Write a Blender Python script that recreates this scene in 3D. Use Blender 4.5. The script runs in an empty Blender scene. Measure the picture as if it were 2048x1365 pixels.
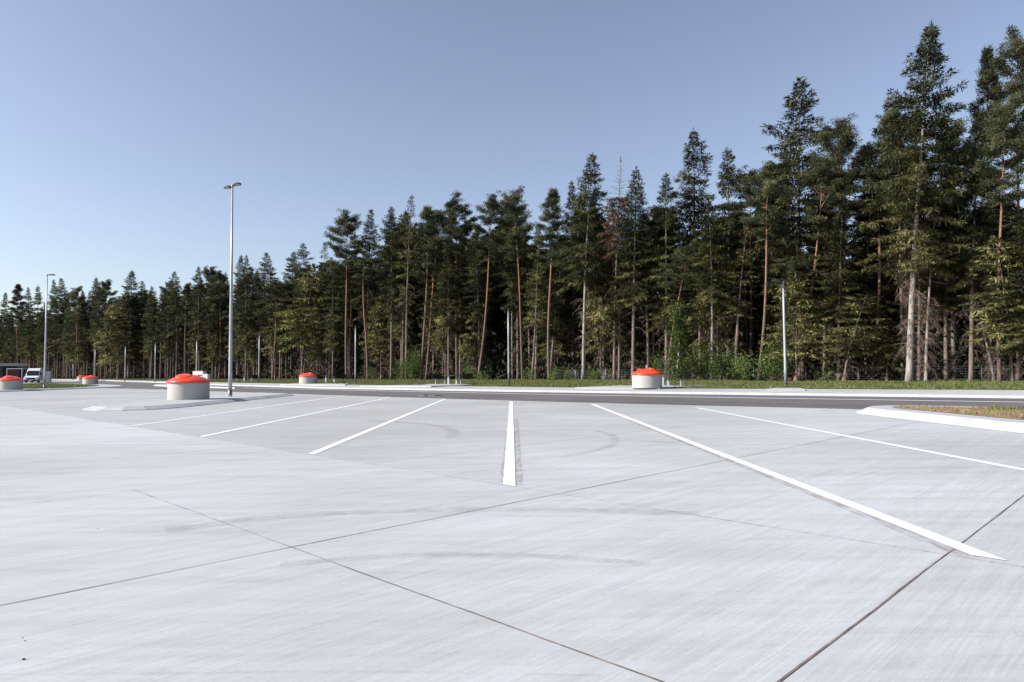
import bpy, math, random
import numpy as np
from mathutils import Vector, Matrix

random.seed(7); rng = np.random.default_rng(7)
sc = bpy.context.scene
COL = sc.collection
R = math.radians

# ------------------------------------------------------------------ camera
EYE = 1.2
F = 1365.0                                   # focal length in pixels of the 2048 wide photograph (24 mm)
cam_d = bpy.data.cameras.new('camera'); cam = bpy.data.objects.new('camera', cam_d); COL.objects.link(cam)
cam_d.sensor_width = 36; cam_d.lens = 36 * F / 2048
cam_d.clip_start = 0.05; cam_d.clip_end = 6000
PITCH = math.atan(62.5 / F); ROLL = -0.008; YAW = -0.003
RM = Matrix.Rotation(YAW, 4, 'Z') @ Matrix.Rotation(math.pi/2 + PITCH, 4, 'X') @ Matrix.Rotation(ROLL, 4, 'Z')
cam.matrix_world = Matrix.Translation((0, 0, EYE)) @ RM
sc.camera = cam
def ray(px, py):
    v = RM.to_3x3() @ Vector(((px - 1024) / F, -(py - 682.5) / F, -1))
    return v
def P(px, py, z=0.0):                        # where the sight line of a pixel meets the level z
    v = ray(px, py); k = (z - EYE) / v.z
    return Vector((v.x * k, v.y * k, z))
def D(px, Y, z=0.0):                         # the point at forward distance Y in the direction of column px
    v = ray(px, 750); return Vector((v.x / v.y * Y, Y, z))
def HZ(px): return 745 - 0.008 * (px - 1024)

# ------------------------------------------------------------------ sky, sun, exposure
SUN_EL = R(31); SUN_H = Vector((-0.975, -0.222))
w = bpy.data.worlds.new('World'); sc.world = w; w.use_nodes = True
nt = w.node_tree; nt.nodes.clear()
sky = nt.nodes.new('ShaderNodeTexSky'); sky.sky_type = 'NISHITA'; sky.sun_disc = False
sky.sun_elevation = SUN_EL; sky.sun_rotation = math.atan2(SUN_H.x, SUN_H.y)
sky.air_density = 1.0; sky.dust_density = 1.5; sky.ozone_density = 1.6; sky.altitude = 300
hs = nt.nodes.new('ShaderNodeHueSaturation'); hs.inputs['Saturation'].default_value = 0.80; hs.inputs['Hue'].default_value = 0.508
bg = nt.nodes.new('ShaderNodeBackground'); bg.inputs[1].default_value = 0.108
wo = nt.nodes.new('ShaderNodeOutputWorld')
nt.links.new(sky.outputs[0], hs.inputs['Color']); nt.links.new(hs.outputs[0], bg.inputs[0]); nt.links.new(bg.outputs[0], wo.inputs[0])
sd = bpy.data.lights.new('sun', 'SUN'); sd.energy = 4.9; sd.angle = R(0.5); sd.color = (1.0, 0.965, 0.915)
so = bpy.data.objects.new('sun', sd); COL.objects.link(so)
so.rotation_euler = Vector((-SUN_H.x*math.cos(SUN_EL), -SUN_H.y*math.cos(SUN_EL), -math.sin(SUN_EL))).to_track_quat('-Z', 'Y').to_euler()
sc.view_settings.view_transform = 'Standard'; sc.view_settings.look = 'None'
sc.view_settings.exposure = 0.72; sc.view_settings.gamma = 1.0

# ------------------------------------------------------------------ materials
class N:
    def __init__(s, name, rough=0.8, spec=0.3):
        s.m = bpy.data.materials.new(name); s.m.use_nodes = True; s.t = s.m.node_tree
        s.b = s.t.nodes['Principled BSDF']; s.b.inputs['Roughness'].default_value = rough
        s.b.inputs['Specular IOR Level'].default_value = spec
        s.tc = s.new('ShaderNodeTexCoord')
    def new(s, t, **k):
        n = s.t.nodes.new(t)
        for a, v in k.items(): setattr(n, a, v)
        return n
    def link(s, a, b): s.t.links.new(a, b)
    def mapp(s, src, rot=(0,0,0), scale=(1,1,1), loc=(0,0,0)):
        m = s.new('ShaderNodeMapping'); m.inputs['Rotation'].default_value = rot
        m.inputs['Scale'].default_value = scale; m.inputs['Location'].default_value = loc
        s.link(src, m.inputs[0]); return m.outputs[0]
    def noise(s, vec, scale, detail=4, rough=0.6):
        n = s.new('ShaderNodeTexNoise'); n.inputs['Scale'].default_value = scale
        n.inputs['Detail'].default_value = detail; n.inputs['Roughness'].default_value = rough
        if vec is not None: s.link(vec, n.inputs['Vector'])
        return n.outputs[0]
    def ramp(s, fac, stops):
        r = s.new('ShaderNodeValToRGB'); e = r.color_ramp.elements
        while len(e) < len(stops): e.new(0.5)
        for i, (p, c) in enumerate(stops):
            e[i].position = p; e[i].color = (c, c, c, 1) if isinstance(c, (int, float)) else (*c, 1)
        s.link(fac, r.inputs[0]); return r.outputs[0]
    def mix(s, fac, a, b, mode='MIX'):
        m = s.new('ShaderNodeMix', data_type='RGBA', blend_type=mode)
        for sock, v in ((m.inputs[0], fac), (m.inputs[6], a), (m.inputs[7], b)):
            if isinstance(v, (int, float)): sock.default_value = v
            elif isinstance(v, tuple): sock.default_value = (*v, 1)
            else: s.link(v, sock)
        return m.outputs[2]
    def color(s, v):
        if isinstance(v, tuple): s.b.inputs['Base Color'].default_value = (*v, 1)
        else: s.link(v, s.b.inputs['Base Color'])
    def bump(s, h, strength=0.3, dist=0.01):
        b = s.new('ShaderNodeBump'); b.inputs['Strength'].default_value = strength; b.inputs['Distance'].default_value = dist
        s.link(h, b.inputs['Height']); s.link(b.outputs[0], s.b.inputs['Normal'])

def plain(name, col, rough=0.6, spec=0.4, metal=0.0, var=0.06, scale=3.0):
    n = N(name, rough, spec); n.b.inputs['Metallic'].default_value = metal
    f = n.noise(n.tc.outputs['Object'], scale, 5)
    c0 = tuple(max(0, c*(1-var*2.2)) for c in col); c1 = tuple(min(1, c*(1+var*1.5)) for c in col)
    n.color(n.ramp(f, [(0.3, c0), (0.7, c1)])); return n.m

def concrete(name, base, streak=1.0, bays=False):
    n = N(name, 0.85, 0.25); o = n.tc.outputs['Object']
    r = n.mapp(o, rot=(0, 0, -R(45)))                       # x' runs across the lot, the way it was broomed
    fine = n.noise(n.mapp(r, scale=(0.9, 34, 1)), 1.0, 8, 0.8)
    mid = n.noise(n.mapp(r, scale=(0.35, 7.0, 1)), 1.0, 7, 0.8)
    cross = n.noise(n.mapp(o, rot=(0,0,-R(12)), scale=(0.35, 3.2, 1)), 1.0, 8, 0.75)
    blot = n.noise(o, 0.16, 6, 0.6)
    grain = n.noise(o, 38, 6, 0.85)
    c = n.mix(n.ramp(fine, [(0.34, 0.0), (0.66, 1.0)]), tuple(b*(1-0.13*streak) for b in base), tuple(b*(1+0.05*streak) for b in base))
    c = n.mix(n.ramp(mid, [(0.36, 0.0), (0.62, 1.0)]), (0.82, 0.81, 0.81), (1.0, 1.0, 1.0)) if False else n.mix(1.0, c, n.ramp(mid, [(0.36, (0.90, 0.89, 0.88)), (0.58, (1.01, 1.01, 1.01))]), 'MULTIPLY')
    c = n.mix(1.0, c, n.ramp(cross, [(0.36, (0.88, 0.87, 0.86)), (0.56, (1.0, 1.0, 1.0))]), 'MULTIPLY')
    c = n.mix(1.0, c, n.ramp(blot, [(0.33, (0.84, 0.83, 0.82)), (0.64, (1.05, 1.05, 1.06))]), 'MULTIPLY')
    c = n.mix(1.0, c, n.ramp(grain, [(0.3, (0.90, 0.895, 0.89)), (0.65, (1.04, 1.04, 1.04))]), 'MULTIPLY')
    if bays:                                                # slabs between the stall lines: an older, browner pour
        sep = n.new('ShaderNodeSeparateXYZ'); n.link(r, sep.inputs[0])
        wob = n.new('ShaderNodeMath', operation='MULTIPLY_ADD'); n.link(n.noise(o, 0.35, 3), wob.inputs[0])
        wob.inputs[1].default_value = 0.25; n.link(sep.outputs[0], wob.inputs[2])
        a = n.new('ShaderNodeMapRange'); n.link(wob.outputs[0], a.inputs[0])
        a.inputs[1].default_value = 5.22; a.inputs[2].default_value = 5.34
        # slabs further along toward the right are newer and paler
        b = n.new('ShaderNodeMapRange'); n.link(sep.outputs[1], b.inputs[0])
        b.inputs[1].default_value = 2.0; b.inputs[2].default_value = 14.0
        mu = n.new('ShaderNodeMath', operation='MULTIPLY'); n.link(a.outputs[0], mu.inputs[0]); n.link(b.outputs[0], mu.inputs[1])
        c = n.mix(mu.outputs[0], c, n.mix(1.0, c, (0.86, 0.84, 0.83), 'MULTIPLY'))
        mp = n.mapp(r, scale=(0.2, 1/3.3, 1), loc=(-.02, -1.17/3.3, 0)); fl = n.new('ShaderNodeVectorMath', operation='FLOOR'); n.link(mp, fl.inputs[0])
        wn = n.new('ShaderNodeTexWhiteNoise'); n.link(fl.outputs[0], wn.inputs['Vector'])
        c = n.mix(1.0, c, n.ramp(wn.outputs['Value'], [(0.0, (0.955, 0.952, 0.95)), (1.0, (1.02, 1.02, 1.02))]), 'MULTIPLY')
    lines = n.noise(n.mapp(r, scale=(3.0, 110, 1)), 1.0, 5, 0.8)
    c = n.mix(1.0, c, n.ramp(lines, [(0.36, (0.90, 0.895, 0.89)), (0.6, (1.03, 1.03, 1.03))]), 'MULTIPLY')
    vo = n.new('ShaderNodeTexVoronoi'); n.link(o, vo.inputs['Vector']); vo.inputs['Scale'].default_value = 5.0
    c = n.mix(1.0, c, n.ramp(vo.outputs['Distance'], [(0.018, (0.45, 0.43, 0.42)), (0.03, (1.0, 1.0, 1.0))]), 'MULTIPLY')
    n.color(c); n.bump(fine, 0.3, 0.004)
    return n.m

M = {}
M['lot'] = concrete('broomed_concrete', (0.483, 0.502, 0.516), 0.6, True)
M['kerb'] = plain('kerb_concrete', (0.385, 0.39, 0.395), 0.85, 0.25, var=0.07, scale=1.7)
M['walk'] = concrete('footway_concrete', (0.43, 0.44, 0.445), 0.5)
def asphalt():
    n = N('asphalt', 0.9, 0.2); o = n.tc.outputs['Object']
    r = n.mapp(o, rot=(0, 0, -R(45)))
    lane = n.noise(n.mapp(r, scale=(0.9, 0.03, 1)), 1.0, 4)
    c = n.ramp(lane, [(0.3, (0.105, 0.096, 0.096)), (0.7, (0.155, 0.144, 0.144))])
    c = n.mix(1.0, c, n.ramp(n.noise(o, 45, 3, 0.8), [(0.3, (0.8,)*3), (0.7, (1.15,)*3)]), 'MULTIPLY')
    c = n.mix(1.0, c, n.ramp(n.noise(o, 0.25, 5), [(0.35, (0.85,)*3), (0.65, (1.08,)*3)]), 'MULTIPLY')
    n.color(c); return n.m
M['asphalt'] = asphalt()
def paint():
    n = N('road_paint', 0.7, 0.3); o = n.tc.outputs['Object']
    n.color(n.ramp(n.noise(o, 14, 6, 0.8), [(0.3, (0.56, 0.555, 0.55)), (0.48, (0.68, 0.68, 0.68))])); return n.m
M['paint'] = paint()
def sealant():
    n = N('joint_sealant', 0.8, 0.2); o = n.tc.outputs['Object']
    n.color(n.ramp(n.noise(o, 3.0, 5, 0.7), [(0.36, (0.07, 0.06, 0.06)), (0.5, (0.19, 0.14, 0.12)), (0.64, (0.30, 0.26, 0.24))])); return n.m
M['joint'] = sealant()
def faint(name, col, lo, hi, strength, scale=(1, 1, 1), ns=2.0):      # a thin worn film over the slab
    n = N(name, 0.9, 0.1); o = n.tc.outputs['Object']
    n.color(col)
    f = n.noise(n.mapp(o, scale=scale), ns, 6, 0.75)
    a = n.ramp(f, [(lo, 0.0), (hi, strength)])
    n.link(a, n.b.inputs['Alpha']); return n.m
M['joint2'] = faint('worn_sealant', (0.15, 0.115, 0.10), 0.25, 0.45, 0.95, ns=2.5)
M['faint_joint'] = faint('worn_joint', (0.17, 0.14, 0.13), 0.38, 0.62, 0.6, ns=4.0)
M['tyre'] = faint('tyre_rubber_film', (0.13, 0.125, 0.125), 0.32, 0.78, 0.12, ns=3.0)
M['halo'] = faint('paint_halo', (0.30, 0.245, 0.23), 0.40, 0.70, 0.55, scale=(3, .6, 1), ns=5.0)
def soil():
    n = N('mulched_soil', 0.95, 0.1); o = n.tc.outputs['Object']
    c = n.ramp(n.noise(o, 9, 8, 0.8), [(0.3, (0.14, 0.085, 0.05)), (0.5, (0.30, 0.2, 0.12)), (0.68, (0.46, 0.36, 0.25))])
    n.color(c); n.bump(n.noise(o, 14, 6, 0.8), 0.9, 0.05); return n.m
M['soil'] = soil()
def verge():
    n = N('verge_turf', 0.95, 0.1); o = n.tc.outputs['Object']
    c = n.ramp(n.noise(o, 1.2, 8, 0.7), [(0.3, (0.045, 0.06, 0.018)), (0.52, (0.085, 0.10, 0.035)), (0.72, (0.15, 0.14, 0.07))])
    n.color(c); n.bump(n.noise(o, 9, 5), 0.8, 0.05); return n.m
M['verge'] = verge()
def litter():
    n = N('forest_litter', 0.95, 0.1); o = n.tc.outputs['Object']
    c = n.ramp(n.noise(o, 1.5, 8, 0.75), [(0.3, (0.025, 0.018, 0.012)), (0.6, (0.06, 0.042, 0.028)), (0.8, (0.11, 0.08, 0.05))])
    n.color(c); return n.m
M['litter'] = litter()

def leaf(name, dark, mid, light, trans=0.12, scale=0.42, vary=0.25, gain=1.18):
    n = N(name, 0.65, 0.15); o = n.tc.outputs['Object']
    oi = n.new('ShaderNodeObjectInfo')
    off = n.new('ShaderNodeVectorMath', operation='ADD'); n.link(o, off.inputs[0])
    mm = n.new('ShaderNodeMath', operation='MULTIPLY'); n.link(oi.outputs['Random'], mm.inputs[0]); mm.inputs[1].default_value = 50
    n.link(mm.outputs[0], off.inputs[1])
    c = n.ramp(n.noise(off.outputs[0], scale, 4, 0.75), [(0.34, dark), (0.5, mid), (0.68, light)])  # needle stops also paint sunlit clumps and crown shade into the colour
    c2 = n.mix(1.0, c, n.ramp(n.noise(off.outputs[0], 7.0, 3, 0.8), [(0.3, (0.6,)*3), (0.7, (1.35,)*3)]), 'MULTIPLY')
    h = n.new('ShaderNodeHueSaturation'); n.link(c2, h.inputs['Color'])
    mr = n.new('ShaderNodeMapRange'); n.link(oi.outputs['Random'], mr.inputs[0]); mr.inputs[3].default_value = gain*(1 - vary); mr.inputs[4].default_value = gain*(1 + vary)
    n.link(mr.outputs[0], h.inputs['Value'])
    mh = n.new('ShaderNodeMapRange'); n.link(oi.outputs['Random'], mh.inputs[0]); mh.inputs[3].default_value = 0.485; mh.inputs[4].default_value = 0.51
    n.link(mh.outputs[0], h.inputs['Hue'])
    n.color(h.outputs[0])
    tr = n.new('ShaderNodeBsdfTranslucent'); n.link(h.outputs[0], tr.inputs[0])
    ms = n.new('ShaderNodeMixShader'); ms.inputs[0].default_value = trans
    out = n.t.nodes['Material Output']; n.link(n.b.outputs[0], ms.inputs[1]); n.link(tr.outputs[0], ms.inputs[2]); n.link(ms.outputs[0], out.inputs[0])
    return n.m
M['spruce'] = leaf('spruce_needles', (0.011, 0.016, 0.006), (0.05, 0.058, 0.02), (0.20, 0.19, 0.07))
M['spruce_dark'] = leaf('dark_spruce_needles', (0.006, 0.010, 0.006), (0.024, 0.031, 0.014), (0.08, 0.085, 0.036))
M['olive'] = leaf('olive_spruce_needles', (0.022, 0.025, 0.010), (0.105, 0.103, 0.042), (0.30, 0.27, 0.115))
M['pine'] = leaf('pine_needles', (0.012, 0.018, 0.009), (0.046, 0.055, 0.026), (0.155, 0.16, 0.078))
M['brown'] = leaf('dead_needles', (0.045, 0.025, 0.016), (0.10, 0.058, 0.036), (0.16, 0.10, 0.065))
M['broad'] = leaf('broad_leaves', (0.035, 0.06, 0.016), (0.10, 0.15, 0.04), (0.24, 0.31, 0.09), 0.3, 1.5, 0.25, 0.82)
M['grass'] = leaf('grass_blades', (0.055, 0.068, 0.02), (0.125, 0.14, 0.045), (0.25, 0.235, 0.11), 0.25, 0.8, 0.25, 1.0)
M['straw'] = leaf('straw_blades', (0.16, 0.12, 0.06), (0.30, 0.22, 0.12), (0.42, 0.33, 0.2), 0.2, 2.0)
def bark(name, low, high, split=None):
    n = N(name, 0.9, 0.15); o = n.tc.outputs['Object']
    g = n.new('ShaderNodeSeparateXYZ'); n.link(n.tc.outputs['Generated'], g.inputs[0])
    nz = n.noise(n.mapp(o, scale=(5, 5, 1.1)), 1.6, 6, 0.75)
    if split:
        mr = n.new('ShaderNodeMapRange'); n.link(g.outputs[2], mr.inputs[0]); mr.inputs[1].default_value = split[0]; mr.inputs[2].default_value = split[1]
        c = n.mix(mr.outputs[0], low, high)
    else: c = n.mix(nz, low, high)
    c = n.mix(1.0, c, n.ramp(nz, [(0.32, (0.5,)*3), (0.5, (0.95,)*3), (0.7, (1.3,)*3)]), 'MULTIPLY')
    n.color(c); n.bump(nz, 0.8, 0.04); return n.m
M['pine_bark'] = bark('pine_bark', (0.14, 0.10, 0.08), (0.25, 0.135, 0.085), (0.25, 0.6))
M['spruce_bark'] = bark('spruce_bark', (0.11, 0.088, 0.074), (0.22, 0.18, 0.152))
M['pale_bark'] = bark('pale_spruce_bark', (0.22, 0.195, 0.175), (0.36, 0.33, 0.30))
M['twig'] = bark('dead_twigs', (0.12, 0.085, 0.068), (0.23, 0.175, 0.145))
M['limb'] = bark('limb_bark', (0.05, 0.038, 0.03), (0.11, 0.085, 0.07))
M['birch_bark'] = plain('birch_bark', (0.6, 0.58, 0.52), 0.8, 0.2, var=0.2, scale=9)

M['lid'] = plain('red_lid', (0.74, 0.058, 0.018), 0.34, 0.5, var=0.03)
M['drum'] = plain('grey_drum', (0.37, 0.355, 0.335), 0.6, 0.3, var=0.02, scale=1.5)
M['galv'] = plain('galvanised_steel', (0.36, 0.375, 0.40), 0.45, 0.5, 0.35, var=0.08, scale=2)
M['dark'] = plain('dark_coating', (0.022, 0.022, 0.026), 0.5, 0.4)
M['lens'] = plain('lamp_lens', (0.55, 0.52, 0.46), 0.25, 0.5)
M['steel'] = plain('grey_steel', (0.35, 0.36, 0.38), 0.5, 0.5, 0.3)
M['mesh'] = plain('black_steel_mesh', (0.012, 0.014, 0.02), 0.5, 0.4)
M['white'] = plain('white_vehicle_paint', (0.72, 0.73, 0.75), 0.3, 0.5, var=0.01)
M['maroon'] = plain('maroon_panel', (0.06, 0.012, 0.014), 0.5, 0.4)
M['glass'] = plain('dark_glass', (0.02, 0.025, 0.03), 0.08, 0.6)
M['rubber'] = plain('rubber', (0.02, 0.02, 0.02), 0.8, 0.2)
M['cabinet'] = plain('cabinet_paint', (0.58, 0.58, 0.57), 0.6, 0.3, var=0.03)
M['render_wall'] = concrete('building_concrete', (0.42, 0.42, 0.41), 0.3)
M['chrome'] = plain('headlight', (0.7, 0.72, 0.75), 0.15, 0.6)
M['yellow'] = plain('yellow_marker', (0.6, 0.33, 0.02), 0.5, 0.3)
M['iron'] = plain('cast_iron', (0.03, 0.03, 0.032), 0.7, 0.3)

# ------------------------------------------------------------------ mesh helpers
def link(o, parent=None):
    COL.objects.link(o)
    if parent is not None: o.parent = parent
    return o
def tag(o, label=None, cat=None, group=None, kind=None):
    if label: o['label'] = label
    if cat: o['category'] = cat
    if group: o['group'] = group
    if kind: o['kind'] = kind
    return o
def thing(name, label, cat, loc=(0,0,0), rz=0.0, group=None):
    o = bpy.data.objects.new(name, None); link(o); o.location = loc; o.rotation_euler = (0, 0, rz); o.empty_display_size = 0.2
    return tag(o, label, cat, group)
class MB:
    def __init__(s): s.v = []; s.f = []; s.mi = []; s.sm = []
    def add(s, vs, fs, mi=0, smooth=False):
        b = len(s.v); s.v += [tuple(x) for x in vs]
        for f in fs: s.f.append([b + i for i in f]); s.mi.append(mi); s.sm.append(smooth)
        return s
    def box(s, c, d, mi=0, rz=0.0, bev=0.0):
        x, y, z = d[0]/2, d[1]/2, d[2]/2; b = min(bev, x*.9, y*.9, z*.9)
        cr, sr = math.cos(rz), math.sin(rz); out = []
        if b <= 0:
            vs = [(i*x, j*y, k*z) for k in (-1,1) for j in (-1,1) for i in (-1,1)]
            fs = [(0,2,3,1),(4,5,7,6),(0,1,5,4),(2,6,7,3),(0,4,6,2),(1,3,7,5)]
        else:                                          # chamfered in plan and at top and bottom
            def ring(xx, yy, bb, zz): return [(xx-bb,-yy,zz),(xx,-yy+bb,zz),(xx,yy-bb,zz),(xx-bb,yy,zz),(-xx+bb,yy,zz),(-xx,yy-bb,zz),(-xx,-yy+bb,zz),(-xx+bb,-yy,zz)]
            vs = ring(x-b,y-b,b*.5,-z)+ring(x,y,b,-z+b)+ring(x,y,b,z-b)+ring(x-b,y-b,b*.5,z)
            fs = [tuple(range(7,-1,-1)), tuple(range(24,32))]
            for q in range(3):
                for i in range(8): j=(i+1)%8; fs.append((q*8+i,q*8+j,q*8+8+j,q*8+8+i))
        s.add([(c[0]+cr*a-sr*bb_, c[1]+sr*a+cr*bb_, c[2]+zz) for a,bb_,zz in vs], fs, mi); return s
    def lathe(s, prof, n=32, c=(0,0,0), mi=0, cap=True, tilt=None):
        vs = []
        for r_, z in prof:
            for i in range(n):
                a = 2*math.pi*i/n; v = Vector((r_*math.cos(a), r_*math.sin(a), z))
                if tilt is not None: v = tilt @ v
                vs.append((c[0]+v.x, c[1]+v.y, c[2]+v.z))
        fs = []
        for q in range(len(prof)-1):
            for i in range(n): j=(i+1)%n; fs.append((q*n+i,q*n+j,q*n+n+j,q*n+n+i))
        s.add(vs, fs, mi, True)
        if cap:
            b = len(s.v) - len(vs)
            s.f.append([b+i for i in range(n-1,-1,-1)]); s.mi.append(mi); s.sm.append(False)
            b2 = len(s.v) - n; s.f.append([b2+i for i in range(n)]); s.mi.append(mi); s.sm.append(False)
        return s
    def tube(s, pts, rad, n=6, mi=0, cap=True):
        pts = [Vector(p) for p in pts]; k = len(pts)
        if not isinstance(rad, (list, tuple)): rad = [rad]*k
        vs = []; up = Vector((0.13, 0.21, 1)).normalized()
        for i, p in enumerate(pts):
            d = (pts[min(i+1,k-1)] - pts[max(i-1,0)]).normalized()
            ref = up if abs(d.dot(up)) < 0.95 else Vector((1,0,0))
            a = d.cross(ref).normalized(); b = d.cross(a)
            for j in range(n):
                t = 2*math.pi*j/n; vs.append(p + (a*math.cos(t) + b*math.sin(t))*rad[i])
        fs = [(q*n+i, q*n+(i+1)%n, q*n+n+(i+1)%n, q*n+n+i) for q in range(k-1) for i in range(n)]
        if cap: fs += [tuple(range(n-1,-1,-1)), tuple((k-1)*n+i for i in range(n))]
        s.add(vs, fs, mi, True); return s
    def build(s, name, mats, parent=None):
        if not isinstance(mats, (list, tuple)): mats = [mats]
        me = bpy.data.meshes.new(name); me.from_pydata(s.v, [], s.f)
        for m in mats: me.materials.append(m)
        me.polygons.foreach_set('material_index', s.mi); me.polygons.foreach_set('use_smooth', s.sm); me.update()
        return link(bpy.data.objects.new(name, me), parent)

def np_mesh(name, V, Fq, mats, mi=None, smooth=False):
    """V (n,3), Fq (m,4) -> mesh data"""
    me = bpy.data.meshes.new(name)
    V = np.ascontiguousarray(V, dtype=np.float32); Fq = np.ascontiguousarray(Fq, dtype=np.int32)
    me.vertices.add(len(V)); me.vertices.foreach_set('co', V.ravel())
    me.loops.add(Fq.size); me.loops.foreach_set('vertex_index', Fq.ravel())
    me.polygons.add(len(Fq)); me.polygons.foreach_set('loop_start', np.arange(0, Fq.size, 4, dtype=np.int32))
    for m in mats: me.materials.append(m)
    if mi is not None: me.polygons.foreach_set('material_index', mi.astype(np.int32))
    if smooth: me.polygons.foreach_set('use_smooth', np.ones(len(Fq), dtype=bool))
    me.update(calc_edges=True); me.validate(); return me
def unit(a): return a / (np.linalg.norm(a, axis=-1, keepdims=True) + 1e-9)
class Leaves:
    def __init__(s, g): s.q = []; s.mi = []; s.g = g
    def kites(s, p, d, l, wd, mi=0, flat=None):
        n = len(p)
        if n == 0: return
        d = unit(d); r = s.g.normal(size=(n, 3))
        if flat is not None: r = r * (1 - flat) + np.cross(d, np.array([0, 0, 1.0])) * 2 * flat
        sd_ = unit(np.cross(d, np.cross(r, d))) if flat is not None else unit(np.cross(d, r))
        l = np.broadcast_to(np.asarray(l, float), (n,))[:, None]; wd = np.broadcast_to(np.asarray(wd, float), (n,))[:, None]
        a = p; b = p + d*l*0.45 + sd_*wd/2; c = p + d*l; e = p + d*l*0.45 - sd_*wd/2
        s.q.append(np.stack([a, b, c, e], 1)); s.mi.append(np.full(n, mi))
    def tubes(s, pts, rad, mi=0):                          # three sided twig: pts (k,3), rad (k,)
        k = len(pts); d = unit(np.gradient(pts, axis=0)); ref = np.array([0.2, 0.3, 1.0])
        a = unit(np.cross(d, ref)); b = np.cross(d, a)
        ring = [pts + (a*math.cos(t) + b*math.sin(t))*rad[:, None] for t in (0, 2.1, 4.2)]
        for i in range(3):
            r0, r1 = ring[i], ring[(i+1) % 3]
            s.q.append(np.stack([r0[:-1], r1[:-1], r1[1:], r0[1:]], 1)); s.mi.append(np.full(k-1, mi))
    def mesh(s, name, mats):
        q = np.concatenate(s.q); mi = np.concatenate(s.mi)
        return np_mesh(name, q.reshape(-1, 3), np.arange(len(q)*4).reshape(-1, 4), mats, mi)

# ------------------------------------------------------------------ lot geometry: s runs across (away), t along the road (to the right)
Q2 = math.sqrt(0.5)
def ST(s_, t_, z=0.0): return Vector(((s_ + t_)*Q2, (s_ - t_)*Q2, z))
def interp(tab):
    ts = [a for a, b in tab]; ss = [b for a, b in tab]
    return lambda t: float(np.interp(t, ts, ss))
Nn = interp([(-400, 18.5), (-75, 18.6), (-60, 19.8), (-35, 20.1), (-20.5, 20.5), (-13.9, 21.1), (-9.3, 21.8), (0, 23.0), (30, 27), (80, 33)])
Kk = interp([(-420, 52), (-250, 51), (-198, 47), (-112, 36.2), (-80, 31.0), (-49, 28.3), (-29.7, 29.6), (-20.3, 30.8), (-13.6, 31.9), (-7.1, 33.0), (20, 36.8), (80, 45)])
Ww = interp([(-60, 26.3), (-46, 26.5), (-27, 27.1), (-18, 27.7), (-12.2, 28.6), (-6.4, 29.5), (20, 33.3), (80, 41.5)])
Gg = lambda t: Kk(t) + float(np.interp(t, [-420, -112, -57, -42, -33, -18.6, -15, -8, 80], [2.2, 2.8, 4.2, 4.2, 3.8, 3.6, 4.1, 4.5, 4.6]))
FOREST_S = 52.0
def ground_z(s_, t_):
    k = Kk(t_)
    if s_ < k + 0.1: return 0.0
    d = s_ - k
    return 0.12 + 0.10 * min(d/4.5, 1) + 0.09 * min(max((d - 4.5)/16, 0), 1)

def strip(name, ts, f0, f1, zf, mat, rows=1, kind='structure', jitter=0.0):
    mb = MB(); n = rows + 1; vs = []
    for t in ts:
        a, b = f0(t), f1(t)
        for r_ in range(n):
            s_ = a + (b - a)*r_/rows; vs.append(ST(s_, t, zf(s_, t)))
    fs = [(i*n+j, (i+1)*n+j, (i+1)*n+j+1, i*n+j+1) for i in range(len(ts)-1) for j in range(rows)]
    mb.add(vs, fs); o = mb.build(name, mat); o['kind'] = kind; return o
TS = [-420, -350, -300, -250, -198, -170, -150, -130, -112, -100, -90, -80, -70, -60, -49, -40, -35, -30, -25, -20, -17, -13.6, -10, -7, 0, 10, 20, 35, 50, 80]

def sheet(name, pts, z, mat, kind='structure'):
    mb = MB(); mb.add([(p[0], p[1], z) for p in pts], [tuple(range(len(pts)))]); o = mb.build(name, mat); o['kind'] = kind
    return o
# ground far out to the horizon, the concrete lot, the road
sheet('ground', [(-2500, -2500), (2500, -2500), (2500, 2500), (-2500, 2500)], -0.05, M['litter'])
lotp = [ST(-40, 60), ST(34, 80)] + [ST(Nn(t) + 0.4, t) for t in (50, 30, 10, 0, -9.3, -13.9, -20.5, -35, -60, -100, -200, -400)] + [ST(-40, -400)]
sheet('parking_lot', lotp[::-1], 0.0, M['lot'])
strip('road', TS, Nn, lambda t: Kk(t) + 0.05, lambda s_, t_: 0.004, M['asphalt'])
strip('road_edge_line', [t for t in TS if t > -61], lambda t: Ww(t) - 0.17, lambda t: Ww(t) + 0.17, lambda s_, t_: 0.008, M['paint'])
# kerb along the far side: bevelled face, then top
mb = MB(); vs = []
for t in TS:
    k = Kk(t); vs += [ST(k, t, -0.02), ST(k, t, 0.03), ST(k + 0.10, t, 0.115), ST(k + 0.16, t, 0.124), ST(k + 0.42, t, 0.128), ST(k + 0.42, t, 0.0)]
mb.add(vs, [(i*6+j, (i+1)*6+j, (i+1)*6+j+1, i*6+j+1) for i in range(len(TS)-1) for j in range(5)])
tag(mb.build('kerb', M['kerb']), kind='structure')
strip('footway', TS, lambda t: Kk(t) + 0.42, Gg, ground_z, M['walk'], 2)
strip('verge', TS, lambda t: Gg(t) - 0.02, lambda t: max(FOREST_S + 1.5, Gg(t) + 3), lambda s_, t_: ground_z(s_, t_) + 0.006, M['verge'], 5)
strip('forest_floor', TS, lambda t: max(FOREST_S + 1.5, Gg(t) + 3) - 0.02, lambda t: 420, lambda s_, t_: 0.315, M['litter'])
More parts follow.
